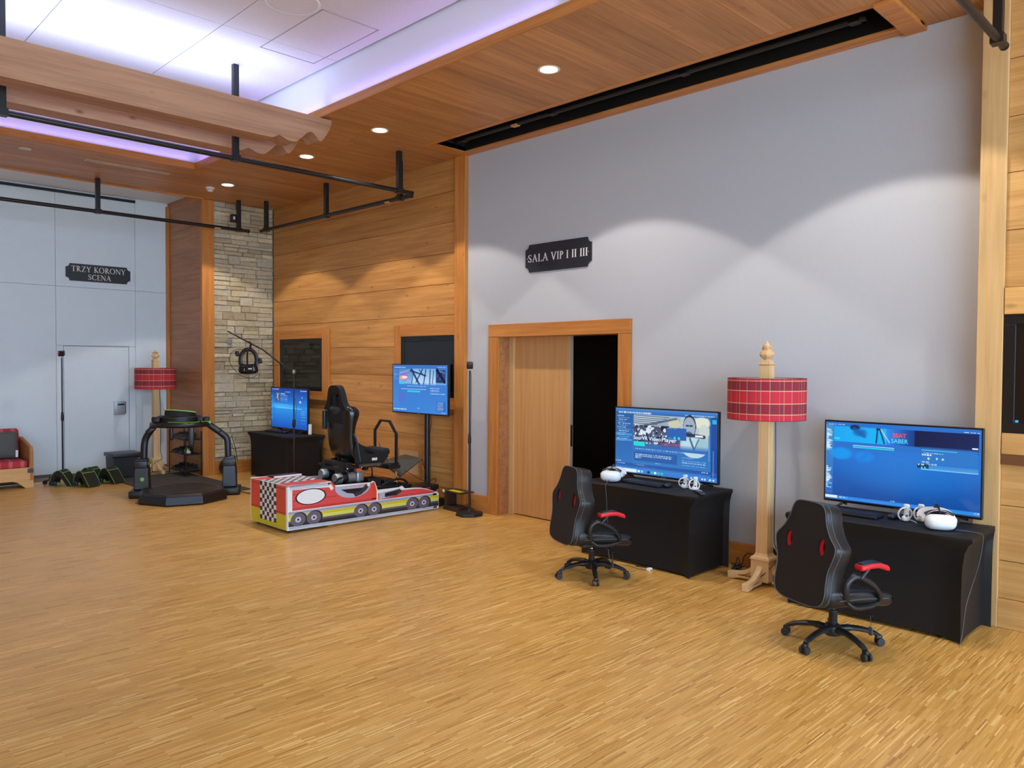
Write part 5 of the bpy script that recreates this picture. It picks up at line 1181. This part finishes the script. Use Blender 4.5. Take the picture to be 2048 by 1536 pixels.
# moving platform
f = MB()
for s in (-1, 1): f.box(CX+s*.20-.016, CX+s*.20+.016, 4.82, 5.62, .575, .60)
for y in (4.86, 5.12, 5.45): f.box(CX-.27, CX+.27, y-.022, y+.022, .555, .59)
f.box(CX-.26, CX-.22, 4.80, 5.1, .60, .62).box(CX+.22, CX+.26, 4.80, 5.1, .60, .62).box(CX-.24, CX+.24, 5.46, 5.62, .53, .575)
f.build('platform_frame', M_frame, SIM, world=True, bevel=.004)
for s in (-1, 1):
    MB().box(CX+s*.285-.006, CX+s*.285+.006, 5.0, 5.30, .602, .632).build('seat_rail', M_steel, SIM, world=True)
    MB().tube([(CX+s*.26, 5.56, .28), (CX+s*.25, 5.55, .50)], .009, 8).tube([(CX+s*.26, 5.56, .28), (CX+s*.26, 5.56, .31)], .018, 8).tube([(CX+s*.25, 5.55, .47), (CX+s*.25, 5.55, .50)], .018, 8).build('push_rod', M_chrome, SIM, world=True, smooth=40)
    MB().box(CX+s*.27-.006, CX+s*.27+.006, 4.98, 5.34, .62, .66).build('seat_bracket', M_frame, SIM, world=True)
for y in (4.86, 5.05, 5.28): 
    for x in (CX-.24, CX+.262): MB().lathe([(.009, 0), (.009, .012), (0, .013)], 8, c=(x, y, .592), cap=False).build('bolt', M_chrome, SIM, world=True)
# front hoop and footplate
hp = [(CX-.205, 5.56, .56), (CX-.205, 5.56, .97), (CX-.085, 5.56, 1.095), (CX+.10, 5.56, 1.095), (CX+.235, 5.56, .95), (CX+.235, 5.56, .54)]
MB().tube(hp, .019, 4, up=(0, 1, 0)).build('front_hoop', M_frame, SIM, world=True)
q = [(CX-.20, 5.63, .575), (CX+.23, 5.62, .43), (CX+.165, 6.02, .609), (CX-.20, 6.02, .63)]
m = MB(); m.add([(*a[:2], a[2]-.012) for a in q]+q, [(3, 2, 1, 0), (4, 5, 6, 7), (0, 1, 5, 4), (1, 2, 6, 5), (2, 3, 7, 6), (3, 0, 4, 7)]); m.build('footplate', plain('footplate_grey', '3d3a33', .5, noise=.1, nscale=80), SIM, world=True)
MB().tube(curve([(CX+.25, 5.95, .60), (CX+.27, 5.98, .45), (CX+.32, 5.99, .33), (CX+.25, 6.0, .28)], 5), .004, 6).build('cable', M_frame, SIM, world=True, smooth=40)
MB().tube(curve([(CX+.2, 5.7, .5), (CX+.36, 5.9, .36), (CX+.38, 6.05, .38), (CX+.36, 6.05, .3)], 5), .004, 6).build('cable', M_frame, SIM, world=True, smooth=40)
MB().tube(curve([(CX+.1, 5.3, .56), (CX+.04, 5.35, .50), (CX+.0, 5.36, .40)], 5), .004, 6).build('cable', M_frame, SIM, world=True, smooth=40)
# rear red lights on the electronics box
m = MB().box(CX+.361, CX+.364, 5.66, 5.80, .265, .272).box(CX+.361, CX+.364, 5.86, 5.98, .265, .272); m.build('red_strip', emitter('red_strip', 'd8502e', .8), SIM, world=True, kind='stuff')
# --- bucket seat
ST = MB(); M_shell = plain('seat_shell_gloss', '121214', .22, spec=.6); M_velour = plain('black_velour', '0f0f11', .85)
def srow(y, z_, ang, w, b, wi=None, tk=.03):
    """U-shaped cross-section at spine point (y,z); ang = lean of the spine; b = bolster height forward"""
    n = Vector((0, math.sin(ang), math.cos(ang)))  # forward normal
    P = []
    for x, d in ((-w, -.01), (-w*.75, -tk*1.3), (0, -tk*1.6), (w*.75, -tk*1.3), (w, -.01), (w*1.04, b*.5), (w*1.0, b), (w*.86, b*1.02), (w*.76, b*.45), (w*.62, .02), (0, .005), (-w*.62, .02), (-w*.76, b*.45), (-w*.86, b*1.02), (-w*1.0, b), (-w*1.04, b*.5)):
        P.append((CX+x, y+n.y*d, z_+n.z*d))
    return P
rows = [srow(5.42, .69, 0, .235, .05), srow(5.34, .69, 0, .245, .08), srow(5.22, .665, 0, .245, .13), srow(5.10, .65, R(12), .24, .17), srow(5.0, .67, R(45), .235, .16),
        srow(4.94, .76, R(75), .235, .12), srow(4.92, .90, R(86), .235, .07), srow(4.915, 1.02, R(86), .245, .06), srow(4.91, 1.12, R(86), .26, .09), srow(4.905, 1.20, R(86), .275, .13), srow(4.90, 1.27, R(86), .265, .12), srow(4.895, 1.31, R(86), .225, .06)]
shell = MB(); shell.loft(rows); st = shell.build('bucket_seat', [M_shell], SIM, world=True, smooth=60, sub=1)
HM = T(CX, 4.86, 1.25) @ Matrix.Rotation(R(4), 4, 'X') @ XZ
hh = [(.23, 0), (.20, .05), (.165, .10), (.145, .16), (.125, .22), (.095, .265), (.045, .285)]
ho = sm([(x, z_) for x, z_ in hh]+[(-x, z_) for x, z_ in hh[::-1]], 3)
holes = [[(s*x, z_) for x, z_ in ((.035, .03), (.105, .045), (.095, .10), (.06, .185), (.04, .18))] for s in (-1, 1)]
MB().plate(ho, holes, -.075, .0, M=HM).build('headrest', M_velour, st, bevel=.02, seg=3, smooth=50, world=True)
MB().rbox((CX, 4.90, 1.20), (.36, .08, .24), .05, 4).build('shoulder_pad', M_velour, st, world=True, smooth=60)
MB().rbox((CX, 5.30, .715), (.40, .42, .09), .04, 4, fn=lambda a, b, c, q: (q.x, q.y, q.z+.025*max(0, b))).build('seat_cushion', M_velour, st, world=True, smooth=60)
MB().rbox((CX, 5.42, .70), (.34, .12, .12), .055, 4).build('leg_bolster', M_velour, st, world=True, smooth=60)
m = MB(); m.plate([(4.97, .61), (5.36, .62), (5.43, .70), (5.36, .76), (5.2, .80), (5.06, .85), (4.98, .90), (4.95, .80)], [[(5.07, .795), (5.12, .745), (5.23, .735), (5.17, .775)]], 0, .018, M=T(CX+.248, 0, 0) @ YZ); m.build('side_wing', M_velour, st, world=True, bevel=.006)
mk = MB()
for i, u in enumerate((0, .022, .05)): mk.plate(circ(5.20+u, .68, .011+.001*i, .016, 10), (), 0, .002, M=T(CX+.2665, 0, 0) @ YZ)
mk.box(CX+.2665, CX+.2685, 5.19, 5.26, .662, .670); mk.build('maker_mark', M_letter, st, world=True, kind='stuff')
MB().rbox((CX-.18, 4.835, 1.13), (.05, .05, .22), .015, 3).build('belt_pouch', M_pu, st, world=True, smooth=60)
MB().box(CX-.202, CX-.158, 4.805, 4.81, 1.025, 1.04).build('red_tag', M_redpu, st, world=True)
MB().tube(curve([(CX+.20, 4.92, 1.04), (CX+.262, 4.97, .95), (CX+.265, 5.0, .82), (CX+.265, 5.03, .66)], 5), .010, 8, ry=.004).build('belt_webbing', plain('belt_blue_grey', '2c3f58', .5), st, world=True, smooth=60)
MB().tube(curve([(CX+.25, 5.3, .86), (CX+.2, 5.36, .80), (CX+.25, 5.40, .70), (CX+.27, 5.42, .60)], 5), .004, 6).build('belt_cord', plain('cord_blue_grey', '2c3f58', .5), st, world=True, smooth=60)
MB().box(CX-.24, CX+.24, 4.86, 4.94, .60, .66).build('rear_bracket', M_frame, SIM, world=True, bevel=.006)
# hazard tray at its far end
t = thing('hazard_tray', 'dark flat tray with yellow stripe at the far end of the racing simulator', 'tray', (-7.24, 6.17, 0), R(-4))
MB().box(-.12, .20, -.06, .10, .0, .055).box(-.10, .26, -.08, .13, .23, .245).box(-.10, -.06, -.06, .1, .055, .23).build('tray', plain('tray_brown', '3a2415', .5), t, bevel=.003)
MB().box(-.02, .20, -.06, .02, .2452, .247).build('yellow_stripe', plain('hazard_yellow', 'd8d020', .5), t)
MB().tube([(-.10, -.075, .235), (-.07, -.078, .235)], .014, 10).build('white_end', M_hw, t, smooth=40)
# ------------------------------------------------------------------ walking platform with hip ring
M_kat = plain('platform_black', '17181a', .35); M_kat2 = plain('pad_dark', '25221d', .55, noise=.08, nscale=40); M_katb = plain('platform_black_bluelit', '1b2434', .35); M_lime = plain('lime_trim', '5a9a34', .5); M_limeb = plain('lime_bright', '86bf55', .45)  # the bluish copy of the black has window light put into its colour
KX, KY, KR = -10.215, 4.075, R(61)
t = thing('walking_platform', 'black octagonal walking platform with two curved arms holding a hip ring', 'treadmill', (KX, KY, 0), KR-PI/2+PI/2)
def oc(r_, z): return [(r_*math.cos(PI/8+k*PI/4+R(9)), r_*math.sin(PI/8+k*PI/4+R(9)), z) for k in range(8)]
base = MB().loft([oc(.56, 0), oc(.57, .02), oc(.55, .115), oc(.52, .14), oc(.43, .142)]).build('deck', M_kat, t, bevel=.004)
bowl = MB()
bowl.lathe([(.42, .1435), (.30, .143), (.15, .1425), (0, .1425)][::-1], 32, cap=False); bowl.build('walking_surface', M_kat2, base, smooth=60)
MB().box(-.205, .205, -.533, -.512, .02, .112, M=Rz(R(9))).build('front_panel', M_katb, base)
for s in (-1, 1):
    MB().rbox((s*.54, .34, .05), (.30, .34, .10), .02, 2).build('pillar_foot', M_kat, t, smooth=40)
    sq = lambda w, d, z, y=.36: [(s*.55-w, y-d, z), (s*.55+w, y-d, z), (s*.55+w, y+d, z), (s*.55-w, y+d, z)]
    pl_ = MB().loft([sq(.095, .10, .10), sq(.085, .09, .36), sq(.07, .08, .50), sq(.06, .07, .515)]).build('pillar', M_kat if s < 0 else M_katb, t, bevel=.012)
    MB().rbox((s*.55, .36, .44), (.19, .205, .022), .008, 2).build('lime_band', M_lime, pl_, smooth=40)
    MB().rbox((s*.55, .245, .44), (.17, .05, .10), .012, 2).build('clamp', M_kat, pl_, smooth=40)
    if s < 0: MB().lathe([(.0, 0), (.028, .0), (.024, .008), (0, .01)], 16, cap=False, M=T(s*.535, .262, .24) @ Matrix.Rotation(PI/2, 4, 'X')).build('badge', M_limeb, pl_, smooth=40)
    P = curve([(s*.53, .36, .50), (s*.525, .36, .66), (s*.51, .36, .76), (s*.45-.02, .35, .84), (s*.38-.04, .34, .91), (s*.33-.06, .32, .965)], 5)
    am = MB().tube(P, .032, 8, ry=.045, up=(0, 1, 0)).build('arm', M_kat if s < 0 else M_katb, t, smooth=60)
    MB().rbox((s*.41-.03, .345, .885), (.13, .07, .07), .02, 2, M=T(s*.41-.03, .345, .885) @ Matrix.Rotation(s*R(38), 4, 'Y') @ T(-(s*.41-.03), -.345, -.885)).build('knuckle', M_kat, am, smooth=40)
    MB().rbox((s*.355-.06, .27, .985), (.05, .05, .03), .01, 2).build('lime_joint', M_limeb, am, smooth=40)
ring = [(-.07+.335*math.cos(2*PI*i/40), .30+.29*math.sin(2*PI*i/40), .965) for i in range(40)]
rg_ = MB().tube(ring, .034, 10, closed=True, ry=.045).build('hip_ring', M_kat, t, smooth=60)
# belt harness lying on the ring
bl = MB().loft([[(-.07+.28*a*math.cos(2*PI*i/32), .30+.25*a*math.sin(2*PI*i/32), z) for i in range(32)] for a, z in ((.95, 1.005), (1.0, 1.01), (1.02, 1.07), (.98, 1.075), (.93, 1.06))], caps=False).build('hip_belt', M_pu, t, smooth=60)
lobe = MB(); lobe.plate(sm([(-.14, -.03), (0, -.06), (.16, -.03), (.22, .05), (.1, .09), (-.1, .1), (-.17, .05)], 5), (), 0, .075, M=T(-.10, .3, 1.07) @ Matrix.Rotation(R(5), 4, 'Y')); lobe.build('belt_pad', M_pumatte, bl, bevel=.015, smooth=50)
MB().tube(curve([(-.27, .27, 1.155), (-.17, .24, 1.158), (-.07, .235, 1.15), (.03, .24, 1.14), (.13, .27, 1.122)], 5), .008, 8).build('lime_piping', M_limeb, bl, smooth=60)
MB().tube(curve([(-.19, .05, 1.008), (-.05, .02, 1.005), (.12, .02, 1.006), (.2, .05, 1.01)], 5), .005, 8).tube(curve([(.22, .07, 1.008), (.29, .14, 1.01), (.33, .22, 1.012)], 5), .006, 8).build('lime_piping', M_lime, bl, smooth=60)
for x, y in ((-.37, .22), (-.33, .12), (.20, .12), (.27, .20)): MB().rbox((x, y, 1.035), (.08, .06, .07), .018, 2).build('buckle', M_black, bl, smooth=40)
MB().rbox((.09, .1, .83), (.07, .05, .28), .015, 2).build('hanging_strap', M_kat, t, smooth=40); MB().rbox((-.18, .3, .86), (.05, .05, .22), .02, 2).build('hanging_strap', M_kat, t, smooth=40)
MB().tube(curve([(.68, .30, .03), (.85, .2, .007), (1.05, .15, .007), (1.35, .3, .007)], 5), .006, 6).build('power_cable', M_cable, t, smooth=40)
MB().tube(curve([(.58, .30, .80), (.63, .32, .6), (.65, .33, .45)], 4), .005, 6).build('arm_cable', M_cable, t, smooth=40)
tag(MB().box(-12.72, -10.35, 3.965, 5.10, .0005, .010).build('floor_mat', plain('mat_grey', '47423b', .95, noise=.1, nscale=200, bump=.2, bscale=500), bevel=.003), 'dark grey mat under the walking platform and shoe rack', 'mat')
# ------------------------------------------------------------------ rack of slip-on shoes
t = thing('shoe_rack', 'black metal rack with three shelves beside the timber pillar', 'rack', (-12.42, 4.99, .0105))
for x in (-.33, .33):
    for y in (-.12, .12): MB().tube([(x, y, 0), (x, y, .70)], .009, 8).build('upright', M_black, t, smooth=40)
SH = (.07, .34, .57)
for z_ in SH:
    m = MB(); m.tube([(-.33, -.12, z_), (.33, -.12, z_), (.33, .12, z_), (-.33, .12, z_)], .008, 6, closed=True)
    for i in range(9): m.tube([(-.32, -.1+.025*i, z_), (.32, -.1+.025*i, z_)], .004, 6)
    m.build('shelf', M_black, t)
M_sole = plain('shoe_sole_grey', '3a3c3e', .6); M_shoe = plain('shoe_black', '1a1a1c', .6); M_shoew = plain('shoe_pale', 'c4c9c6', .45)
def make_shoe(label, mat):
    s_ = thing('slip_on_shoe', label, 'shoe', (0, 0, 0), 0, 'slip-on shoes on the rack')
    o = sm([(-.12, 0), (-.10, -.035), (0, -.038), (.08, -.045), (.125, -.02), (.13, .02), (.08, .045), (0, .035), (-.1, .035)], 3)
    MB().plate(o, (), 0, .022).build('sole', M_sole, s_, bevel=.004)
    R_ = []
    for x, w, h in ((-.115, .020, .085), (-.10, .032, .088), (-.05, .034, .075), (0, .034, .062), (.05, .038, .058), (.095, .038, .048), (.12, .026, .034)):
        R_.append([(x, w*math.cos(a), .02+(h-.02)*max(0, math.sin(a))**.8 if 0 < a < PI else .02) for a in [PI*i/8 for i in range(9)]])
    MB().loft(R_).build('upper', mat, s_, smooth=60)
    MB().tube(curve([(-.08, -.034, .045), (-.02, -.02, .075), (-.02, .02, .075), (-.08, .034, .045)], 4), .004, 6, ry=.014).build('strap', M_lime if mat is M_shoew else M_sole, s_, smooth=40)
    return s_
sh0 = make_shoe('black slip-on shoe at the left of the top rack shelf', M_shoe)
wsh = make_shoe('pale slip-on shoe with green strap on the middle rack shelf', M_shoew)
wsh.location = (-12.18, 4.93, .0105+.3505); wsh.rotation_euler = (0, 0, R(-15))
pos = ['at the left', 'second from the left', 'third from the left', 'at the right']
first = True
for z_, nm, xs_ in ((.57, 'top', (-12.68, -12.55, -12.42, -12.28)), (.34, 'middle', (-12.64, -12.52, -12.40)), (.07, 'bottom', (-12.66, -12.50, -12.34, -12.2))):
    for i, x in enumerate(xs_):
        lab = 'black slip-on shoe %s of the %s rack shelf' % (pos[i], nm)
        if first: o = sh0; o.location = (x, 4.99, .0105+z_+.010); o.rotation_euler = (0, 0, R(-80)); o['label'] = lab; first = False
        else: clone(sh0, (x, 4.99, .0105+z_+.010), R(-80 if nm != 'bottom' else -70), lab)
# ------------------------------------------------------------------ storage box, bag
t = thing('storage_box', 'dark lidded storage box on the floor in front of the partition door', 'box', (-12.80, 4.19, .0105), R(0))
sq = lambda a, b, z: [(-a, -b, z), (a, -b, z), (a, b, z), (-a, b, z)]
MB().loft([sq(.18, .19, 0), sq(.19, .205, .32)]).build('body', plain('box_dark', '1c2026', .45), t, bevel=.012)
MB().rbox((0, 0, .35), (.42, .45, .06), .015, 2).build('lid', plain('lid_dark', '262a31', .4), t, smooth=40)
t = thing('round_bag', 'round black carrying bag on the floor at the foot of the stone wall', 'bag', (-11.94, 5.46, 0), R(20))
MB().lathe([(0, -.06), (.10, -.06), (.125, -.045), (.13, 0), (.125, .045), (.10, .06), (0, .06)], 28, cap=False, M=T(0, 0, .131) @ Matrix.Rotation(PI/2, 4, 'Y')).build('body', plain('bag_black', '16171a', .5), t, smooth=50)
m = MB(); m.tube([(.062, .09*math.cos(2*PI*i/24), .131+.09*math.sin(2*PI*i/24)) for i in range(24)], .006, 6, closed=True)
for a in (0, 2.1, 4.2): m.tube([(.062, 0, .131), (.062, .09*math.cos(a), .131+.09*math.sin(a))], .008, 6)
m.build('rim', M_pu, t, smooth=40)
# ------------------------------------------------------------------ poles with sensor boxes
def sensor_pole(label, x, y, h, kind):
    t = thing('sensor_pole', label, 'stand', (x, y, 0), 0, 'slim black sensor poles')
    MB().lathe([(.013, .03), (.013, h*.52), (.0105, h*.52), (.0105, h-.09)], 12).build('pole', M_pipe, t, smooth=40)
    MB().lathe([(.013, h*.47), (.021, h*.475), (.021, h*.50), (.017, h*.53), (.013, h*.54)], 12).build('clutch', M_black, t, smooth=40)
    MB().tube(curve([(.012, .0, h-.09), (.025, 0, h-.14), (.03, .0, h-.3), (.02, 0, h*.5), (.028, .0, h*.3), (.02, 0, .12)], 5), .0028, 6).build('cable', M_cable, t, smooth=40)
    MB().tube([(0, 0, h-.10), (0, 0, h-.065)], .008, 8).build('swivel', M_steel, t, smooth=40)
    b = MB().rbox((0, -.01, h-.025), (.075, .075, .078), .012, 3, M=T(0, 0, h-.025) @ Rz(R(50)) @ Matrix.Rotation(R(12), 4, 'X') @ T(0, 0, -(h-.025))).build('sensor_box', plain('sensor_glass_%s' % kind, '1a1c20', .25), t, smooth=40)
    if kind == 'disc':
        MB().lathe([(.165, .0), (.172, .012), (.165, .032), (.11, .046), (.03, .052), (.02, .07)], 8, rot=PI/8).build('base', plain('base_iron', '1a1917', .5), t, bevel=.003)
    else:
        for k in range(4):
            A = Rz(R(20+90*k)); MB().tube([(.0, 0, .10), (.12, 0, .085), (.26, 0, .05)], .014, 8, M=A).build('leg', M_black, t, smooth=40)
            MB().lathe([(0, -.014), (.03, -.014), (.034, 0), (.03, .014), (0, .014)], 14, cap=False, M=A @ T(.275, 0, .035) @ Matrix.Rotation(PI/2, 4, 'X')).build('caster', M_nylon, t, smooth=40)
        MB().plate(circ(0, 0, .012, .007, 12), (), 0, .001, M=T(.028, -.052, h-.02) @ Rz(R(50)) @ XZ).build('pink_light', emitter('pink_led', 'e85a8c', 1.0), t)
    return t
sensor_pole('slim black sensor pole on an octagonal base before the tall timber post', -6.86, 6.10, 1.805, 'disc')
sensor_pole('slim black sensor pole on a wheeled base in front of the pale partition', -12.86, 3.36, 1.94, 'wheel')
tag(MB().tube(curve([(-6.93, 6.02, .06), (-7.0, 6.18, .10), (-6.98, 6.27, .03), (-6.90, 6.29, .006), (-6.80, 6.27, .006)], 5), .0035, 6).build('pole_cable', M_cable, smooth=40), 'thin black cable trailing from the octagonal pole base to the wall', 'cable')
# ------------------------------------------------------------------ boom stand with hanging headset
BX, BY = -9.9, 5.50
t = thing('boom_stand', 'tall black boom stand before the corner table, arm slanting up to the left', 'stand', (BX, BY, 0))
MB().lathe([(.0125, .03), (.0125, .95), (.009, .95), (.009, 1.66)], 12).build('pole', M_pipe, t, smooth=40)
MB().lathe([(.012, .88), (.022, .90), (.024, .94), (.018, .99), (.012, 1.0)], 12).build('clutch', M_black, t, smooth=40)
for k in range(3): MB().tube([(0, 0, .12), (.25, 0, .015)], .011, 8, M=Rz(R(40+120*k))).build('leg', M_black, t, smooth=40)
MB().rbox((0, 0, 1.67), (.04, .04, .06), .01, 2).build('boom_joint', M_steel, t, smooth=40)
lx, ly = -.704, -.71
bm = lambda s, z: (lx*s, ly*s, z)
MB().tube([bm(.0, 1.67), bm(.17, 1.77), bm(.44, 1.98), bm(.66, 2.09), bm(.93, 2.235)], [.005, .011, .011, .011, .009], 8).build('boom_arm', M_pipe, t, smooth=40)
MB().tube([bm(.165, 1.765), bm(.19, 1.785)], .02, 8).build('arm_clamp', M_black, t, smooth=40)
MB().tube(curve([(.10, -.03, 1.3), (.07, -.0, 1.15), (.05, 0, 1.05), (.045, 0, .98), (.015, 0, .9)], 5), .003, 6).build('cable', M_cable, t, smooth=40)
hs = thing('hanging_headset', 'black virtual reality headset hanging from the boom arm before the stone wall', 'headset', (BX+lx*.635, BY+ly*.635, 1.70), R(45))
loop = [(.115*math.cos(a), 0, .13+.15*math.sin(a)) for a in [2*PI*i/26 for i in range(26)]]
MB().tube(loop, .016, 8, closed=True, ry=.03, up=(0, 1, 0)).build('head_band', M_pu, hs, smooth=60)
MB().rbox((0, -.015, .0), (.25, .13, .14), .045, 4, fn=lambda a, b, c, q: (q.x*(1-.12*c), q.y, q.z+.02*a*a)).build('visor', plain('visor_gloss', '141519', .2), hs, smooth=60)
MB().tube(curve([(.0, -.05, .05), (0, -.06, .15), (0, -.04, .25), (.02, .0, .30), (.03, .0, .36), (.01, .01, .385)], 5), .010, 8, ry=.024, up=(1, 0, 0)).build('top_strap', M_pu, hs, smooth=60)
for s, z_ in ((-1, .22), (1, .12)): MB().rbox((s*.16, 0, z_), (.05, .05, .08), .018, 3, M=T(s*.16, 0, z_) @ Matrix.Rotation(-R(15), 4, 'Y') @ T(-s*.16, 0, -z_)).build('ear_speaker', M_pu, hs, smooth=50)
MB().tube([(-.135, 0, .2), (-.11, 0, .19)], .008, 6).tube([(.13, 0, .12), (.11, 0, .13)], .008, 6).build('speaker_arm', M_pu, hs)
MB().tube(curve([(-.06, 0, .27), (-.18, .02, .28), (-.27, .03, .2), (-.27, .03, .08), (-.18, .03, -.04), (-.08, .0, -.10), (.05, 0, -.12), (.12, 0, -.07)], 6), .0035, 6).tube(curve([(.16, 0, .10), (.28, .02, .06), (.42, .03, .06), (.50, .03, .08)], 5), .003, 6).build('cable', M_cable, hs, smooth=60)
MB().box(.02, .07, -.082, -.076, .0, .015).box(-.035, -.03, -.084, -.078, -.02, .01).build('light_marks', M_hw, hs, kind='stuff')
# ------------------------------------------------------------------ harness vests in a heap
def make_vest(label):
    t = thing('padded_shoe_cover', label, 'harness', (0, 0, 0), 0, 'black and green padded harness pieces')
    o = [(-.10, .025), (-.10, .11), (-.05, .20), (.015, .235), (.075, .20), (.14, .11), (.20, .015)]
    P = [(p.x, p.y) for p in curve([(a, b, 0) for a, b in o], 4)]
    inn = [(x*.62+.005, z*.62-.0) for x, z in P]
    poly = P+inn[::-1]
    MB().plate(poly[::-1], (), -.10, .10, M=XZ).build('pad', plain('harness_black', '181713', .7, noise=.2, nscale=60), t, bevel=.008, smooth=40)
    for y in (-.1005, .1005): MB().tube([(x*.99, y, z_*.99) for x, z_ in P], .0045, 6).build('green_edge', M_lime, t, smooth=60)
    MB().tube([(P[16][0], -.10, P[16][1]+.004), (P[16][0], .10, P[16][1]+.004)], .005, 6).build('green_stripe', M_limeb, t, smooth=60)
    MB().rbox((-.06, -.105, .05), (.10, .05, .06), .015, 2).build('buckle', M_katb, t, smooth=40)
    MB().plate(circ(0, 0, .022, .02, 14), (), 0, .003, M=T(.02, -.104, .05) @ XZ).build('green_tab', M_lime, t)
    return t
v0 = make_vest('black and green padded harness lying at the back of the heap beside the wheeled pole')
v0.location = (-12.54, 3.64, 0); v0.rotation_euler = (0, 0, R(30))
v = clone(v0, (-12.50, 3.24, 0), R(48), 'black and green padded harness in front of the wheeled pole, leftmost of the heap')
v = clone(v0, (-12.24, 3.48, 0), R(24), 'black and green padded harness at the front middle of the heap')
v = clone(v0, (-12.33, 3.83, 0), R(30), 'black and green padded harness nearest the storage box, rightmost of the heap')
# ------------------------------------------------------------------ bench with plaid cushions
t = thing('wooden_bench', 'rustic pale wood bench with red plaid cushions at the left edge', 'bench', (-12.60, 2.92, 0))
M_bench = wood('bench_wood', 'dcae74', 'c8935a', 'Y', rough=.5, knots=.5, var=.03); M_bench2 = wood('bench_arm_wood', 'b9783f', '99602e', 'X', rough=.5, knots=.3, var=.03)
fr = [(.0, .0), (-.10, .0), (-.20, .085), (-.26, .105), (-.9, .105), (-1.0, .105), (-1.0, .29), (0, .29)]
MB().plate([(a, b) for a, b in fr][::-1], (), -.03, .0, M=YZ).build('front_rail', M_bench, t, bevel=.004)
ap = [(p.x, p.y) for p in curve([(0, .10, 0), (0, .50, 0), (-.02, .555, 0), (-.06, .585, 0), (-.2, .61, 0), (-.45, .66, 0), (-.72, .68, 0)], 4)]+[(-.72, .0), (-.6, 0), (-.55, .08), (-.15, .08), (-.10, 0), (-.03, 0), (-.03, .1)]
XZl = Matrix(((1, 0, 0, 0), (0, 0, 1, 0), (0, 1, 0, 0), (0, 0, 0, 1)))
MB().plate([(x-.03*0, z_) for x, z_ in ap][::-1], (), -.05, .0, M=XZl).build('arm', M_bench2, t, bevel=.006)
MB().plate([(x-.03*0, z_) for x, z_ in ap][::-1], (), -1.05, -1.0, M=XZl).build('arm', M_bench2, t, bevel=.006)
MB().tube([(x, -.025, z_) for x, z_ in ap[2:22]], .012, 6, ry=.026, up=(0, 1, 0)).build('arm_cap', M_bench, t, smooth=50)
MB().box(-.72, -.68, -1.0, -.05, .25, .80).build('back_board', M_bench, t)
MB().box(.0, .006, -.075, -.001, .215, .275).build('corner_bracket', plain('bracket_dark', '3c3a44', .4), t)
M_plaid2 = plain('red_wool', 'b3323a', .85, noise=.25, nscale=14)
def plaid_plain():
    m, t_, b = newmat('red_plaid_wool'); N = t_.nodes; L = t_.links; g = N.new('ShaderNodeNewGeometry'); sp = N.new('ShaderNodeSeparateXYZ'); L.new(g.outputs['Position'], sp.inputs[0])
    c = None
    for ax, sc in ((1, 7.0), (2, 9.0)):
        ml = N.new('ShaderNodeMath'); ml.operation = 'MULTIPLY'; ml.inputs[1].default_value = sc; L.new(sp.outputs[ax], ml.inputs[0]); fr_ = N.new('ShaderNodeMath'); fr_.operation = 'FRACT'; L.new(ml.outputs[0], fr_.inputs[0])
        r_ = N.new('ShaderNodeValToRGB'); e = r_.color_ramp.elements; e[0].position = .3; e[0].color = (0, 0, 0, 1); e[1].position = .45; e[1].color = (.5, .5, .5, 1); x = e.new(.62); x.color = (.5, .5, .5, 1); x = e.new(.75); x.color = (0, 0, 0, 1); L.new(fr_.outputs[0], r_.inputs[0])
        mx = N.new('ShaderNodeMix'); mx.data_type = 'RGBA'; L.new(r_.outputs[0], mx.inputs['Factor']); mx.inputs['B'].default_value = lin4('d98a86' if ax == 1 else '7c1f2c')
        if c: L.new(c, mx.inputs['A'])
        else: mx.inputs['A'].default_value = lin4('b8303b')
        c = mx.outputs['Result']
    L.new(c, b.inputs['Base Color']); b.inputs['Roughness'].default_value = .85; return m
M_pw = plaid_plain()
MB().rbox((-.34, -.53, .335), (.62, .94, .12), .035, 3).build('seat_cushion', M_pw, t, smooth=50)
MB().rbox((-.60, -.51, .60), (.14, .92, .42), .05, 3, M=T(-.6, 0, .6) @ Matrix.Rotation(R(-10), 4, 'Y') @ T(.6, 0, -.6)).build('back_cushion', M_pw, t, smooth=50)
t2 = thing('grey_pillow', 'grey square pillow propped on the plaid bench', 'pillow', (-12.95, 2.60, .398), R(0))
def pf(a, b, c, q): return (q.x*(1-.75*max(abs(b), abs(c))**4), q.y*(1-.06*(1-c*c)), q.z*(1-.06*(1-b*b)))
MB().rbox((0, 0, .20), (.14, .44, .40), .05, 5, M=T(0, 0, 0) @ Matrix.Rotation(R(-16), 4, 'Y'), fn=pf).build('cover', plain('pillow_grey', '5b5d5c', .9, bump=.2, bscale=300), t2, smooth=60)
MB().box(.055, .06, .165, .195, .02, .12).build('label_tag', M_hw, t2)
